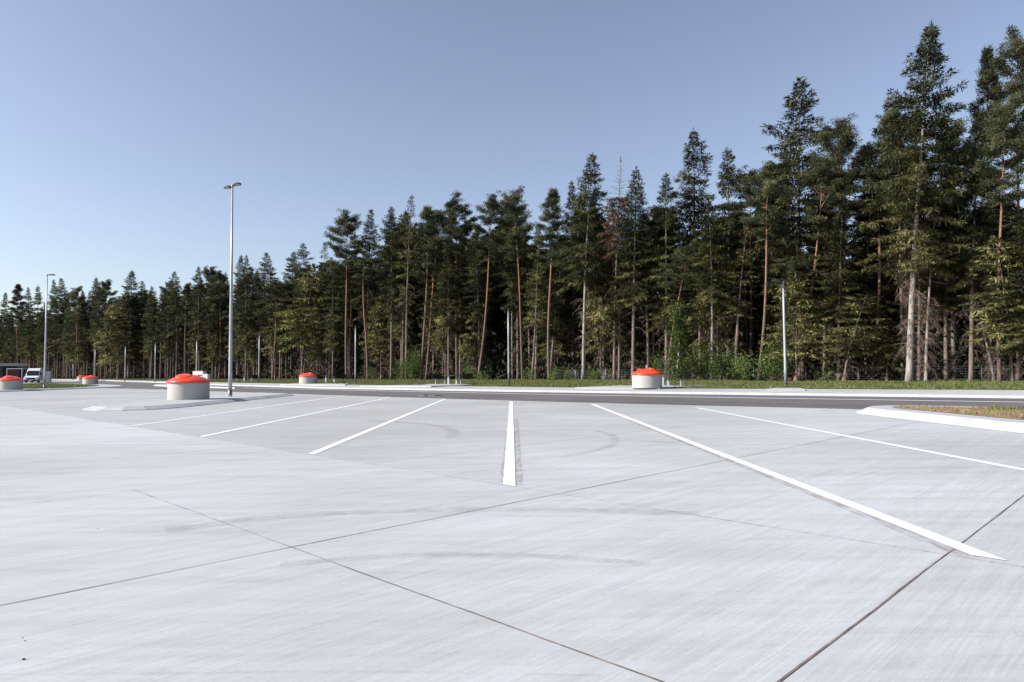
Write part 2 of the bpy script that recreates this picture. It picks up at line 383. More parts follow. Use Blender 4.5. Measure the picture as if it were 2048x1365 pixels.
# paved aprons that run from the footway to the bin and the picnic tables
def apron(px):
    pts = [P(a, b, 0.25) for a, b in px]; mb = MB()
    n = len(pts); mb.add([(p.x, p.y, 0.262) for p in pts] + [(p.x, p.y, 0.1) for p in pts], [tuple(range(n))] + [(i, (i+1) % n, (i+1) % n + n, i + n) for i in range(n)])
    o = mb.build('path', M['walk']); o['kind'] = 'structure'
apron([(1150, 775.5), (1232, 771.8), (1425, 770.6), (1425, 771.6), (1318, 776.4)])
apron([(720, 771.8), (845, 770.4), (860, 768.6), (950, 768.6), (940, 770.6), (862, 772.6)])
apron([(1530, 779), (1550, 776.3), (1600, 776.6), (1610, 779)])
apron([(560, 769), (590, 767.2), (700, 767.4), (690, 770)])

# ---- stall lines: each one a painted strip, 3 m apart, running straight ahead
def pline(name, a, b, wd, z, mat, shear=True):
    a, b = Vector(a), Vector(b)
    hw = wd/2; sh = hw if shear else 0
    mb = MB(); mb.add([(a.x-hw, a.y+sh, z), (a.x+hw, a.y-sh, z), (b.x+hw, b.y-sh, z), (b.x-hw, b.y+sh, z)], [(0,1,2,3)])
    o = mb.build(name, mat); o['kind'] = 'structure'; return o
S0, S1 = 5.15, 20.0
for X in [6.05, 3.02, 0.0, -2.98, -5.98, -8.97, -17.4, -20.4, -23.4, -26.2, -29.1, -32.0, -34.9]:
    y0 = S0/Q2 - X + (.10 if X == 3.02 else 0); y1 = S1/Q2 - X
    if X == 0.0: y1 = 28.1
    pline('parking_line', (X - (0.02 if X == 0 else 0), y0), (X + (0.03 if X == 0 else 0), y1), 0.135, 0.005, M['paint'])
pline('paint_halo', (0.02, 7.33), (0.09, 17.5), 0.22, 0.002, M['halo'], False)
pline('paint_halo', (-0.04, 7.5), (0.0, 14), 0.18, 0.0022, M['halo'], False)
pline('paint_halo', (2.93, 4.4), (2.95, 17), 0.15, 0.002, M['halo'], False)
# ---- joints between slabs
def joint(a, b, wd, mat, z, seg=14):
    mb = MB(); a, b = Vector(a), Vector(b); d = (b - a); L = d.length; d.normalize(); n_ = Vector((-d.y, d.x, 0)); vs = []
    k = max(2, int(L/0.5))
    for i in range(k+1):
        p = a + d*L*i/k + n_*random.uniform(-.004, .004); h = wd*random.uniform(.6, 1.3)/2
        vs += [(p.x+n_.x*h, p.y+n_.y*h, z), (p.x-n_.x*h, p.y-n_.y*h, z)]
    mb.add(vs, [(2*i, 2*i+1, 2*i+3, 2*i+2) for i in range(k)]); o = mb.build('slab_joint', mat); o['kind'] = 'structure'
joint(ST(-14, -1.17), ST(8.8, -1.17), 0.009, M['joint'], 0.0034)
joint(ST(-14, -4.47), ST(18, -4.47), 0.009, M['joint2'], 0.0034)
joint(ST(8.8, -1.17), ST(16, -1.17), 0.016, M['faint_joint'], 0.004)
joint(ST(2.31, -4.6), ST(2.31, 8), 0.009, M['joint'], 0.0038)
joint(ST(2.31, -8), ST(2.31, -4.6), 0.010, M['faint_joint'], 0.0038)
joint(ST(5.13, -60), ST(5.13, 12), 0.014, M['faint_joint'], 0.0036)
for t in (-7.8, -11.1, -14.4, -17.7, -24.3, -31, 2.15): joint(ST(-14, t), ST(20, t), 0.014, M['faint_joint'], 0.0033)
for s_ in (10.0, 15.0): joint(ST(s_, -60), ST(s_, 0), 0.014, M['faint_joint'], 0.0037)
# ---- tyre marks (curved films of rubber)
TYN = [0]
def tyre(pts, wd):
    TYN[0] += 1; dz = TYN[0]*.00007; mb = MB(); pts = [Vector(p) for p in pts]; res = []
    for i in range(len(pts)-1):
        for u in np.linspace(0, 1, 8, endpoint=False): 
            p0, p1, p2, p3 = pts[max(i-1,0)], pts[i], pts[i+1], pts[min(i+2, len(pts)-1)]
            res.append(0.5*((2*p1)+(p2-p0)*u+(2*p0-5*p1+4*p2-p3)*u*u+(3*p1-p0-3*p2+p3)*u**3))
    res.append(pts[-1]); vs = []
    for i, p in enumerate(res):
        d = (res[min(i+1,len(res)-1)] - res[max(i-1,0)]).normalized(); n_ = Vector((-d.y, d.x, 0)); vs += [p + n_*wd/2, p - n_*wd/2]
    mb.add([(v.x, v.y, 0.0022 + dz) for v in vs], [(2*i, 2*i+1, 2*i+3, 2*i+2) for i in range(len(res)-1)])
    o = mb.build('tyre_mark', M['tyre']); o['kind'] = 'structure'
    if wd > .08:
        for f_, zz in ((1.6, .0012 + dz),):
            m2 = MB(); vs2 = []
            for i in range(0, len(vs), 2):
                c_ = (vs[i]+vs[i+1])/2; h_ = (vs[i]-vs[i+1])*.5*f_*(1+.3*math.sin(i*.7)); vs2 += [c_+h_, c_-h_]
            m2.add([(v.x, v.y, zz) for v in vs2], [(2*i, 2*i+1, 2*i+3, 2*i+2) for i in range(len(res)-1)])
            o = m2.build('tyre_mark', M['tyre']); o['kind'] = 'structure'
for px, wd in (([(330, 1062), (560, 1035), (800, 1022), (1100, 1020), (1400, 1028)], .16), ([(300, 1075), (600, 1045), (860, 1032), (1200, 1034)], .05),
               ([(1190, 862), (1225, 872), (1228, 888), (1190, 902), (1120, 915)], .12),
               ([(560, 1130), (800, 1112), (1050, 1112), (1300, 1128)], .09), ([(740, 842), (860, 850), (905, 862), (900, 876)], .2),
               ([(0, 1350), (350, 1348), (750, 1345), (1200, 1352)], .02)):
    tyre([P(a, b) for a, b in px], wd)

# ---- raised islands
def island(name, pts, h, slope, mat_top, mat_side=None, inner=None):
    pts = [Vector((p[0], p[1], 0)) for p in pts]; n = len(pts)
    area = sum(pts[i].x*pts[(i+1)%n].y - pts[(i+1)%n].x*pts[i].y for i in range(n))
    if area < 0: pts.reverse()
    def off(d):
        out = []
        for i in range(n):
            a, b, c = pts[i-1], pts[i], pts[(i+1) % n]
            n1 = (b-a).normalized(); n1 = Vector((-n1.y, n1.x, 0)); n2 = (c-b).normalized(); n2 = Vector((-n2.y, n2.x, 0))
            m = (n1+n2).normalized(); out.append(b + m*(d/max(0.5, m.dot(n1))))
        return out
    r0, r1, r2 = off(0), off(slope), off(slope + 0.03)
    vs = [(p.x, p.y, -0.01) for p in r0] + [(p.x, p.y, 0.02) for p in r0] + [(p.x, p.y, h - 0.012) for p in r1] + [(p.x, p.y, h) for p in r2]
    fs = [(q*n+i, q*n+(i+1) % n, (q+1)*n+(i+1) % n, (q+1)*n+i) for q in range(3) for i in range(n)]
    mb = MB(); mb.add(vs, fs + [tuple(3*n+i for i in range(n))])
    o = mb.build(name, mat_top); o['kind'] = 'structure'
    return off
# the paved island that carries the near bin and the tall lamp
island('traffic_island', [(-14.7, 23.75), (-14.0, 23.35), (-13.2, 23.3), (-12.55, 23.65), (-12.15, 24.5), (-12.04, 25.8), (-12.04, 38.2), (-12.5, 38.75), (-15.0, 41.2), (-15.35, 41.0), (-15.35, 25.5), (-15.2, 24.4)], 0.12, 0.27, M['kerb'])
for yy in (26.5, 29.5, 32.5, 35.5):
    mb = MB(); mb.add([(-12.038, yy, 0.024), (-12.038, yy+.03, 0.024), (-12.31, yy+.03, 0.1235), (-12.31, yy, 0.1235)], [(0,1,2,3)]); tag(mb.build('kerb_joint', M['joint']), kind='structure')
# the planted island on the right
RI = [(9.5, 2), (9.45, 10), (9.42, 18.2), (9.6, 19.0), (10.1, 19.7), (10.9, 20.1)] + [tuple(ST(Nn(t) + 0.05, t))[:2] for t in (-5.5, 0, 10, 20)] + [tuple(ST(12, 26))[:2], tuple(ST(8, 10))[:2]]
offR = island('planted_island_kerb', RI, 0.16, 0.26, M['kerb'])
inn = offR(0.85)
for yy in (4.5, 6.5, 8.5, 10.5, 12.5, 14.5, 16.5):
    mb = MB(); mb.add([(9.44, yy, 0.024), (9.44, yy+.02, 0.024), (9.708, yy+.02, 0.152), (9.708, yy, 0.152)], [(3,2,1,0)]); tag(mb.build('kerb_joint', M['faint_joint']), kind='structure')
joint((9.44, 2.2, 0), (9.40, 18.2, 0), 0.03, M['joint2'], 0.0035)
joint((8.9, 19.3, 0), (9.5, 18.9, 0), 0.10, M['halo'], 0.0031)
def patch(name, pts, z, mat, bump=0.05, cell=0.25):
    xs = [p.x for p in pts]; ys = [p.y for p in pts]; mb = MB()
    from mathutils.geometry import tessellate_polygon
    vs = [(p.x, p.y, z) for p in pts]; mb.add(vs, [tuple(t) for t in tessellate_polygon([[Vector(v) for v in vs]])])
    o = mb.build(name, mat); o['kind'] = 'structure'; return o
patch('planting_soil', inn, 0.168, M['soil'])
# the grassed island on the left, with a paved tongue at its tip
LI = [(-38.8, 49.0), (-38.8, 57), (-38.8, 66), (-39.2, 69), (-40.4, 71.5), (-43, 76), (-52, 86.8), (-66, 100.5), (-80, 114), (-82, 112), (-66, 84), (-54, 60), (-52, 52), (-46, 47.5)]
offL = island('left_island_kerb', LI, 0.12, 0.2, M['kerb'])
LG = [Vector(p) for p in [(-40.3, 59, 0), (-39.9, 62.5, 0), (-42.6, 71.0, 0), (-53.5, 83.0, 0), (-64, 94, 0), (-64, 84, 0), (-53, 62, 0), (-46, 57.5, 0)]]
patch('island_turf', LG, 0.128, M['verge'])
LG2 = [Vector(p) for p in [(-41.8, 50, 0), (-41.3, 58, 0), (-47, 57, 0), (-51, 53, 0), (-46, 49, 0)]]
patch('island_turf', LG2, 0.127, M['verge'])
# low island of the side road behind the near bin, and one far left that carries a bin
island('road_island', [tuple(P(x, y, .05))[:2] for x, y in ((306, 771.2), (338, 773.5), (470, 776.8), (470, 775.8), (345, 769.2), (310, 769.6))], 0.1, 0.12, M['kerb'])
island('road_island', [(-93, 147), (-88, 150), (-90, 160), (-104, 166), (-106, 155)], 0.12, 0.15, M['kerb'])

# ------------------------------------------------------------------ bins
def bin_(X, Y, z, rz, label, scale=1.0, eye=False):
    t = thing('waste_container', label, 'waste container', (X, Y, z), rz, 'red-lidded sunken waste containers')
    r0 = 0.85
    b = MB(); b.lathe([(r0, -0.03), (r0, 0.02), (r0*1.0, 0.70), (r0-.01, .76)], 56); b.build('drum', M['drum'], t)
    l = MB(); l.lathe([(r0-.02, .735), (r0+.045, .735), (r0+.06, .755), (r0+.055, .80), (r0-.01, .845), (.68, .925), (.52, .995), (.36, 1.045), (.2, 1.08), (.001, 1.095)], 56, cap=False)
    lid = l.build('lid', M['lid'], t)
    # round filling hatch, tilted on the slope of the lid, with hinge
    tilt = Matrix.Rotation(R(16), 3, 'X')
    h = MB(); c = (-0.12, -0.34, 1.005)
    h.lathe([(.20, -.05), (.30, -.02), (.32, .0), (.325, .03), (.30, .05), (.20, .062), (.001, .066)], 32, c=c, cap=False, tilt=tilt)
    h.build('hatch', M['lid'], t)
    g = MB(); g.tube([(c[0]-.30, c[1]+.16, 1.05), (c[0]-.12, c[1]+.28, 1.07)], .03, 8); g.build('hinge', M['lid'], t)
    g = MB(); g.lathe([(.10, 0), (.13, .015), (.12, .05), (.001, .06)], 18, c=(.36, .30, 1.03), cap=False); g.build('vent_cap', M['lid'], t)
    g = MB(); g.box((-0.36, -(r0+.035)*.93, .775), (.07, .03, .035), rz=R(-22), bev=.005); g.build('lock', M['galv'], t)
    if eye:
        g = MB()
        for dx in (-.065, .065):
            ring = [(dx + .06*math.cos(a), .02, 1.20 + .075*math.sin(a)) for a in np.linspace(0, 2*math.pi, 17)]
            g.tube(ring, .018, 6, cap=False)
        g.box((0, .02, 1.12), (.2, .05, .03), bev=.008); g.build('lifting_eye', M['galv'], t)
    t.scale = (scale,)*3
    return t
bin_(-14.25, 30.35, 0.12, R(10), 'large nearest container with red dome lid, on the kerbed island beside the tall lamp', 1.0)
bB = D(1294, 39.3); bin_(bB.x, bB.y, 0.262, R(95), 'red-lidded container with steel lifting eyes, on the footway left of the leafy green birch', 1.0, True)
bC = D(616.5, 66.8); bin_(bC.x, bC.y, 0.20, R(150), 'small distant red-lidded container between the second picnic table and tall lamp', 1.0)
bin_(-40.5, 55.5, 0.12, R(40), 'red-lidded container on the left island, cut close by the left picture edge', 1.0)
bE = D(181, 86.5); bin_(bE.x, bE.y, 0.12, R(200), 'red-lidded container on the paved tip of the left grass island', 1.0)
bF = D(163.5, 152); bin_(bF.x, bF.y, 0.12, R(10), 'farthest and smallest red-lidded container, beyond the tip of the grass island', 1.03)

# ------------------------------------------------------------------ lamps
def lamp_head(parent, p, ang, L=0.55):
    """flat dark luminaire leaving the pole top at p in direction ang"""
    dx, dy = math.cos(ang), math.sin(ang); nx, ny = -dy, dx
    def q(a, b, c): return (p[0] + dx*a + nx*b, p[1] + dy*a + ny*b, p[2] + c)
    m = MB(); m.tube([q(0, 0, 0), q(.16, 0, .02)], .035, 8)
    o0 = [(.12,.05),(.26,.13),(.12+L*.72,.16),(.12+L,.07)]
    ring = [(a, b) for a, b in o0] + [(a, -b) for a, b in reversed(o0)]; n = len(ring)
    vs = [q(a, b, -.03) for a, b in ring] + [q(a, b, .02) for a, b in ring] + [q(.12 + (a-.12)*.85, b*.6, .07) for a, b in ring]
    fs = [tuple(range(n-1,-1,-1)), tuple(2*n+i for i in range(n))] + [(k*n+i, k*n+(i+1) % n, (k+1)*n+(i+1) % n, (k+1)*n+i) for k in range(2) for i in range(n)]
    m.add(vs, fs); hd = m.build('lamp_head', M['dark'], parent)
    g = MB(); rr = [(.12+L*.35, .08), (.12+L*.85, .09), (.12+L*.85, -.09), (.12+L*.35, -.08)]
    g.add([q(a, b, -.036) for a, b in rr] + [q(a, b, -.028) for a, b in rr], [(3,2,1,0), (0,1,5,4), (1,2,6,5), (2,3,7,6), (3,0,4,7)])
    g.build('lens', M['lens'], hd); return hd
def tall_lamp(X, Y, z, H, label, angs, lean=0.0):
    t = thing('street_lamp', label, 'street lamp', (X, Y, z), 0, 'tall lamps on the islands')
    m = MB(); m.tube([(0,0,.30), (0,0,1.2), (0,0,H*.5), (0,0,H)], [.092, .088, .07, .042], 14); m.build('pole', M['galv'], t)
    m = MB(); m.tube([(0,0,-.03), (0,0,.30)], .10, 14); b = m.build('base_sleeve', M['steel'], t)
    m = MB(); m.box((.05, -.104, .19), (.1, .03, .22), bev=.005); m.build('service_door', M['dark'], b)
    m = MB(); m.lathe([(.055, -.12), (.06, 0), (.04, .05), (.001, .06)], 12, c=(0,0,H)); m.build('pole_cap', M['galv'], t)
    for i, a in enumerate(angs): lamp_head(t, (0, 0, H - .02 - (.16 if i == 1 else 0) * 0), a, .58)
    t.rotation_euler = (0, lean, 0)
    return t
def col_x(px, Y): return D(px, Y).x
tall_lamp(col_x(460.8, 33.9), 33.9, 0.12, 10.55, 'tall galvanised twin-headed lamp rising from the paved island behind the near container', (R(-38), R(142)))
tall_lamp(col_x(89.7, 60), 60.0, 0.12, 10.0, 'tall galvanised lamp on the left grass island, beside the white van', (R(0),))
def small_lamp(px, Y, H, label, ang=R(215), z=None):
    p = D(px, Y); s_ = (p.x + p.y)*Q2; t_ = (p.x - p.y)*Q2
    z = ground_z(s_, t_) if z is None else z
    t = thing('street_lamp', label, 'street lamp', (p.x, p.y, z), 0, 'short lamps along the footway')
    m = MB(); m.tube([(0,0,.2), (0,0,1), (0,0,H*.6), (0,0,H)], [.085, .082, .07, .05], 10); m.build('pole', M['galv'], t)
    m = MB(); m.tube([(0,0,-.05), (0,0,.2)], .09, 10); m.build('base_sleeve', M['dark'], t)
    lamp_head(t, (0, 0, H), ang, .62)
    return t
small_lamp(1571.2, 39.5, 6.15, 'short footway lamp nearest the planted island, in front of the leaning pine', R(195))
small_lamp(1017.5, 56, 6.2, 'short footway lamp standing past the white line that points straight ahead')
small_lamp(710.8, 75, 6.2, 'short footway lamp just right of the second picnic table')
small_lamp(518, 89, 6.2, 'short footway lamp beside the leftmost picnic table, right of the tall twin-headed lamp')
small_lamp(393, 98, 6.1, 'short footway lamp rising behind the nearest container and the utility cabinets', z=.2)
small_lamp(310, 108, 6.2, 'short bare-looking lamp pole, the first one left of the nearest red-lidded container', z=.2)
small_lamp(250, 119, 6.2, 'thin short lamp pole, the second one left of the nearest red-lidded container', z=.2)
small_lamp(189.5, 130, 6.3, 'thin short lamp pole directly above the container on the island tip', z=.15)
small_lamp(146, 168, 4.2, 'shortest and farthest lamp pole, left of the two distant red-lidded containers', z=.15)

# ------------------------------------------------------------------ picnic tables
def picnic(px, Y, rz, label):
    p = D(px, Y); t = thing('picnic_table', label, 'picnic table', (p.x, p.y, 0.265), rz, 'picnic tables on the verge')
    m = MB(); m.box((0, 0, .735), (1.9, 1.1, .035), bev=.01)
    for i in range(9): m.box((0, -.48+.12*i, .756), (1.86, .08, .012))
    m.build('table_top', M['mesh'], t)
    for sx in (-.72, .72):
        m = MB(); m.box((sx, 0, .36), (.07, .16, .70), bev=.01); m.box((sx, 0, .70), (.08, .9, .045), bev=.01); m.box((sx, 0, .015), (.12, .4, .03)); m.build('leg', M['steel'], t)
    for sy in (-1.12, 1.12):
        m = MB(); m.box((0, sy, .44), (1.9, .40, .03), bev=.01)
        for i in range(5): m.box((0, sy-.16+.08*i, .459), (1.86, .045, .01))
        seat = m.build('bench_seat', M['mesh'], t)
        m = MB(); sgn = 1 if sy > 0 else -1
        m.box((0, sy+sgn*.24, .66), (1.9, .03, .40), bev=.01); m.build('bench_back', M['mesh'], t)
        for sx in (-.78, .78):
            m = MB(); m.box((sx, sy, .21), (.07, .07, .42), bev=.01); m.box((sx, sy, .42), (.07, .5, .03), bev=.008); m.build('bench_leg', M['steel'], t)
    return t
picnic(496, 90, R(72), 'black mesh picnic table farthest left, just beside a short lamp pole')
picnic(660, 73, R(70), 'black mesh picnic table standing directly right of the small distant container')
picnic(905, 55.5, R(68), 'black mesh picnic table left of the footway lamp at picture centre')
picnic(1331, 43.5, R(64), 'dark picnic table half hidden behind the container with lifting eyes')

# ------------------------------------------------------------------ utility cabinets, drain covers
def cabinet(px, Y, w_, d_, h_, label, rz=R(-20)):
    p = D(px, Y); t = thing('utility_cabinet', label, 'utility cabinet', (p.x, p.y, .2), rz, 'utility cabinets on the verge')
    m = MB(); m.box((0, 0, h_/2), (w_, d_, h_), bev=.02); m.box((0, 0, -.02), (w_+.06, d_+.06, .1)); m.build('housing', M['cabinet'], t)
    m = MB(); m.box((0, 0, h_+.025), (w_+.08, d_+.08, .05), bev=.015); m.build('roof', M['cabinet'], t)
    for sx in (-1, 1):
        m = MB(); m.box((sx*w_/4, -d_/2-.008, h_*.52), (w_/2-.04, .02, h_*.86), bev=.004); dr = m.build('door', M['cabinet'], t)
        m = MB(); m.box((sx*.06, -d_/2-.03, h_*.55), (.03, .03, .14)); m.build('handle', M['dark'], dr)
cabinet(399, 92, 1.75, .6, 1.45, 'wider taller white utility cabinet behind the nearest red-lidded container')
cabinet(413.5, 90, .75, .5, 1.05, 'small low utility cabinet at the right end of the white cabinet')
for px, py in ((851, 791.4), (872, 791.9)):
    p = P(px, py); t = thing('drain_cover', 'dark iron drain cover in the road, the %s of two' % ('left' if px < 860 else 'right'), 'drain cover', (p.x, p.y, .004), R(-45), 'drain covers in the road')
    m = MB(); m.box((0,0,.004), (.62, .62, .012)); m.build('frame', M['steel'], t)
    m = MB(); m.box((0,0,.009), (.54, .54, .01))
    for i in range(6): m.box((-.22+.088*i, 0, .017), (.03, .5, .008))
    m.build('grate', M['iron'], t)
for i, (px, py, r_) in enumerate(((47, 1320, .006), (50, 1283, .0035), (45, 1276, .003), (196, 1058, .004))):
    p = P(px, py); m = MB(); m.lathe([(r_*.6, 0), (r_, r_*.4), (r_*.8, r_*.9), (.0005, r_*1.1)], 8, c=(p.x, p.y, 0))
    tag(m.build('pebble', M['iron']), ['largest dark pebble lying on pale concrete at lower left', 'middle dark speck of grit above the largest pebble', 'topmost dark speck of grit in the lower-left trio', 'lone dark speck of grit on the concrete, up from the lower-left trio'][i], 'pebble', 'dark pebbles on the concrete')

# ------------------------------------------------------------------ van, truck, building
def van(X, Y, rz):
    t = thing('van', 'white delivery van facing the lot with its side door open', 'van', (X, Y, .004), rz)
    L, W, H = 5.6, 1.98, 2.5        # front at -y local
    prof = [(-L/2, .42), (-L/2-.02, .75), (-L/2+.12, 1.0), (-L/2+.95, 1.22), (-L/2+1.65, 2.12), (-L/2+2.0, 2.42), (-L/2+2.4, 2.5), (L/2-.1, 2.5), (L/2, 2.35), (L/2, .42)]
    m = MB(); n = len(prof)
    def wx(z): return W/2 * (1 if z < 1.3 else 1 - .10*(z-1.3)/1.2)
    vs = []
    for sx in (-1, 1):
        for y, z in prof: vs.append((sx*(wx(z)-.06), y, z))
    for sx in (-1, 1):
        for y, z in prof: vs.append((sx*wx(z), y + (.06 if y < 0 else -.06), z - (.05 if z > 1.3 else 0)))
    f = [(i, (i+1) % n, n+(i+1) % n, n+i) for i in range(n)] + [tuple(2*n+i for i in range(n)), tuple(3*n+i for i in reversed(range(n)))]
    f += [(i, 2*n+i, 2*n+(i+1) % n, (i+1) % n) for i in range(n)] + [(n+i, n+(i+1) % n, 3*n+(i+1) % n, 3*n+i) for i in range(n)]
    m.add(vs, f); m.build('body', M['white'], t)
    m = MB(); a, b = (-L/2+.98, 1.28), (-L/2+1.62, 2.08)
    m.add([(-.88, a[0]-.02, a[1]+.02), (.88, a[0]-.02, a[1]+.02), (.80, b[0]-.03, b[1]+.02), (-.80, b[0]-.03, b[1]+.02), (-.88, a[0]+.1, a[1]), (.88, a[0]+.1, a[1]), (.80, b[0]+.1, b[1]), (-.80, b[0]+.1, b[1])], [(0,1,2,3), (4,7,6,5), (0,4,5,1), (3,2,6,7), (0,3,7,4), (1,5,6,2)])
    m.build('windscreen', M['glass'], t)
    m = MB(); m.box((0, -L/2-.02, .78), (1.15, .08, .26), bev=.02); m.build('grille', M['dark'], t)
    m = MB(); m.box((0, -L/2-.03, .48), (1.9, .16, .22), bev=.04); m.build('bumper', M['dark'], t)
    m = MB(); m.box((0, -L/2-.12, .50), (.52, .015, .11)); m.build('number_plate', M['white'], t)
    for sx in (-1, 1):
        m = MB(); m.box((sx*.78, -L/2+.06, .93), (.3, .16, .2), bev=.04); m.build('headlight', M['chrome'], t)
        m = MB(); m.box((sx*1.1, -L/2+1.35, 1.5), (.2, .1, .32), bev=.03); m.build('wing_mirror', M['dark'], t)
        m = MB(); m.box((sx*(W/2-.02), -L/2+1.75, 1.62), (.04, .85, .55), bev=.02); m.build('side_window', M['glass'], t)
        for y in (-L/2+.95, L/2-1.0):
            m = MB(); m.lathe([(.2, -.12), (.35, -.11), (.36, -.05), (.36, .05), (.35, .11), (.2, .12)], 20, tilt=Matrix.Rotation(R(90), 3, 'Y'), c=(sx*(W/2-.12), y, .36)); wh = m.build('wheel', M['rubber'], t)
            m = MB(); m.lathe([(.001, .125), (.2, .122), (.2, .1)], 14, tilt=Matrix.Rotation(R(90*sx), 3, 'Y'), c=(sx*(W/2-.12), y, .36), cap=False); m.build('rim', M['steel'], wh)
    m = MB(); m.box((-W/2-.005, -.35, 1.35), (.05, 1.1, 1.7), bev=.01); m.build('door_opening', M['dark'], t)  # dark slab painting the shade seen through the open side door
    m = MB(); m.box((-W/2-.07, .95, 1.4), (.05, 1.25, 1.75), bev=.02); d = m.build('sliding_door', M['white'], t)
    m = MB(); m.box((-W/2-.105, .5, 1.2), (.03, .2, .05)); m.build('handle', M['dark'], d)
pv = D(71, 116); van(pv.x, pv.y, R(22))
pv = D(37, 121)
t = thing('box_trailer', 'dark trailer with a maroon open side, parked left of the white van', 'trailer', (pv.x, pv.y, .004), R(20))
m = MB(); m.box((0, 0, 2.5), (2.3, 4.4, .1), bev=.02); m.box((0, 0, .6), (2.3, 4.4, .14), bev=.02)
for sx in (-1, 1):
    for sy in (-1, 1): m.box((sx*1.1, sy*2.15, 1.55), (.09, .09, 1.84))
m.build('frame', M['white'], t)
m = MB(); m.box((-.1, -2.1, 1.62), (1.9, .06, 1.75)); m.box((0, 2.1, 1.6), (2.1, .06, 1.8)); m.box((-1.05, 0, 1.6), (.05, 4.2, 1.8)); m.build('side_panel', M['maroon'], t)
m = MB(); m.box((1.08, 0, 1.6), (.05, 4.2, 1.8)); m.build('curtain', M['dark'], t)
for sx in (-1, 1):
    m = MB(); m.lathe([(.2, -.11), (.33, -.1), (.34, 0), (.33, .1), (.2, .11)], 18, tilt=Matrix.Rotation(R(90), 3, 'Y'), c=(sx*1.0, .5, .34)); m.build('wheel', M['rubber'], t)
m = MB(); m.tube([(0, -2.2, .55), (0, -3.2, .5), (0, -3.2, .05)], .05, 8); m.build('drawbar', M['steel'], t)
pv = D(4, 122)
t = thing('toilet_building', 'flat-roofed pale concrete building with a dark open bay at the left edge', 'building', (pv.x, pv.y, 0), R(-24))
m = MB(); m.box((-4, 2.2, 1.5), (12, .25, 3.0)); m.box((-9.9, 0, 1.5), (.25, 4.2, 3.0)); m.box((-4.0, -2.2, 1.5), (5.5, .25, 3.0)); m.box((1.9, -2.1, 1.5), (.5, .4, 3.0)); m.build('wall', M['render_wall'], t)
m = MB(); m.box((-4, 0, 3.25), (13.0, 5.6, .5), bev=.03); m.build('roof', M['render_wall'], t)
m = MB(); m.box((-8, -2.2, 1.15), (1.2, .12, 2.3)); dd = m.build('door', M['dark'], t)
m = MB(); m.box((-7.55, -2.29, 1.1), (.04, .06, .18)); m.build('handle', M['steel'], dd)
m = MB(); m.box((0.4, .6, 1.5), (2.4, .1, 3.0)); m.build('inner_wall', M['dark'], t)  # dark panel standing for the shade inside the open bay
pv = D(97, 120)
t = thing('utility_cabinet', 'grey cabinet beside the right flank of the white van, behind the tall lamp', 'utility cabinet', (pv.x, pv.y, .004), R(20), 'utility cabinets on the verge')
m = MB(); m.box((0, 0, 1.0), (.8, .6, 1.9), bev=.02); m.box((0, 0, .05), (.86, .66, .1)); m.build('housing', M['cabinet'], t)
m = MB(); m.box((0, 0, 1.98), (.88, .68, .06), bev=.01); m.build('roof', M['cabinet'], t)
m = MB(); m.box((0, -.31, 1.0), (.7, .02, 1.7), bev=.004); m.build('door', M['cabinet'], t)

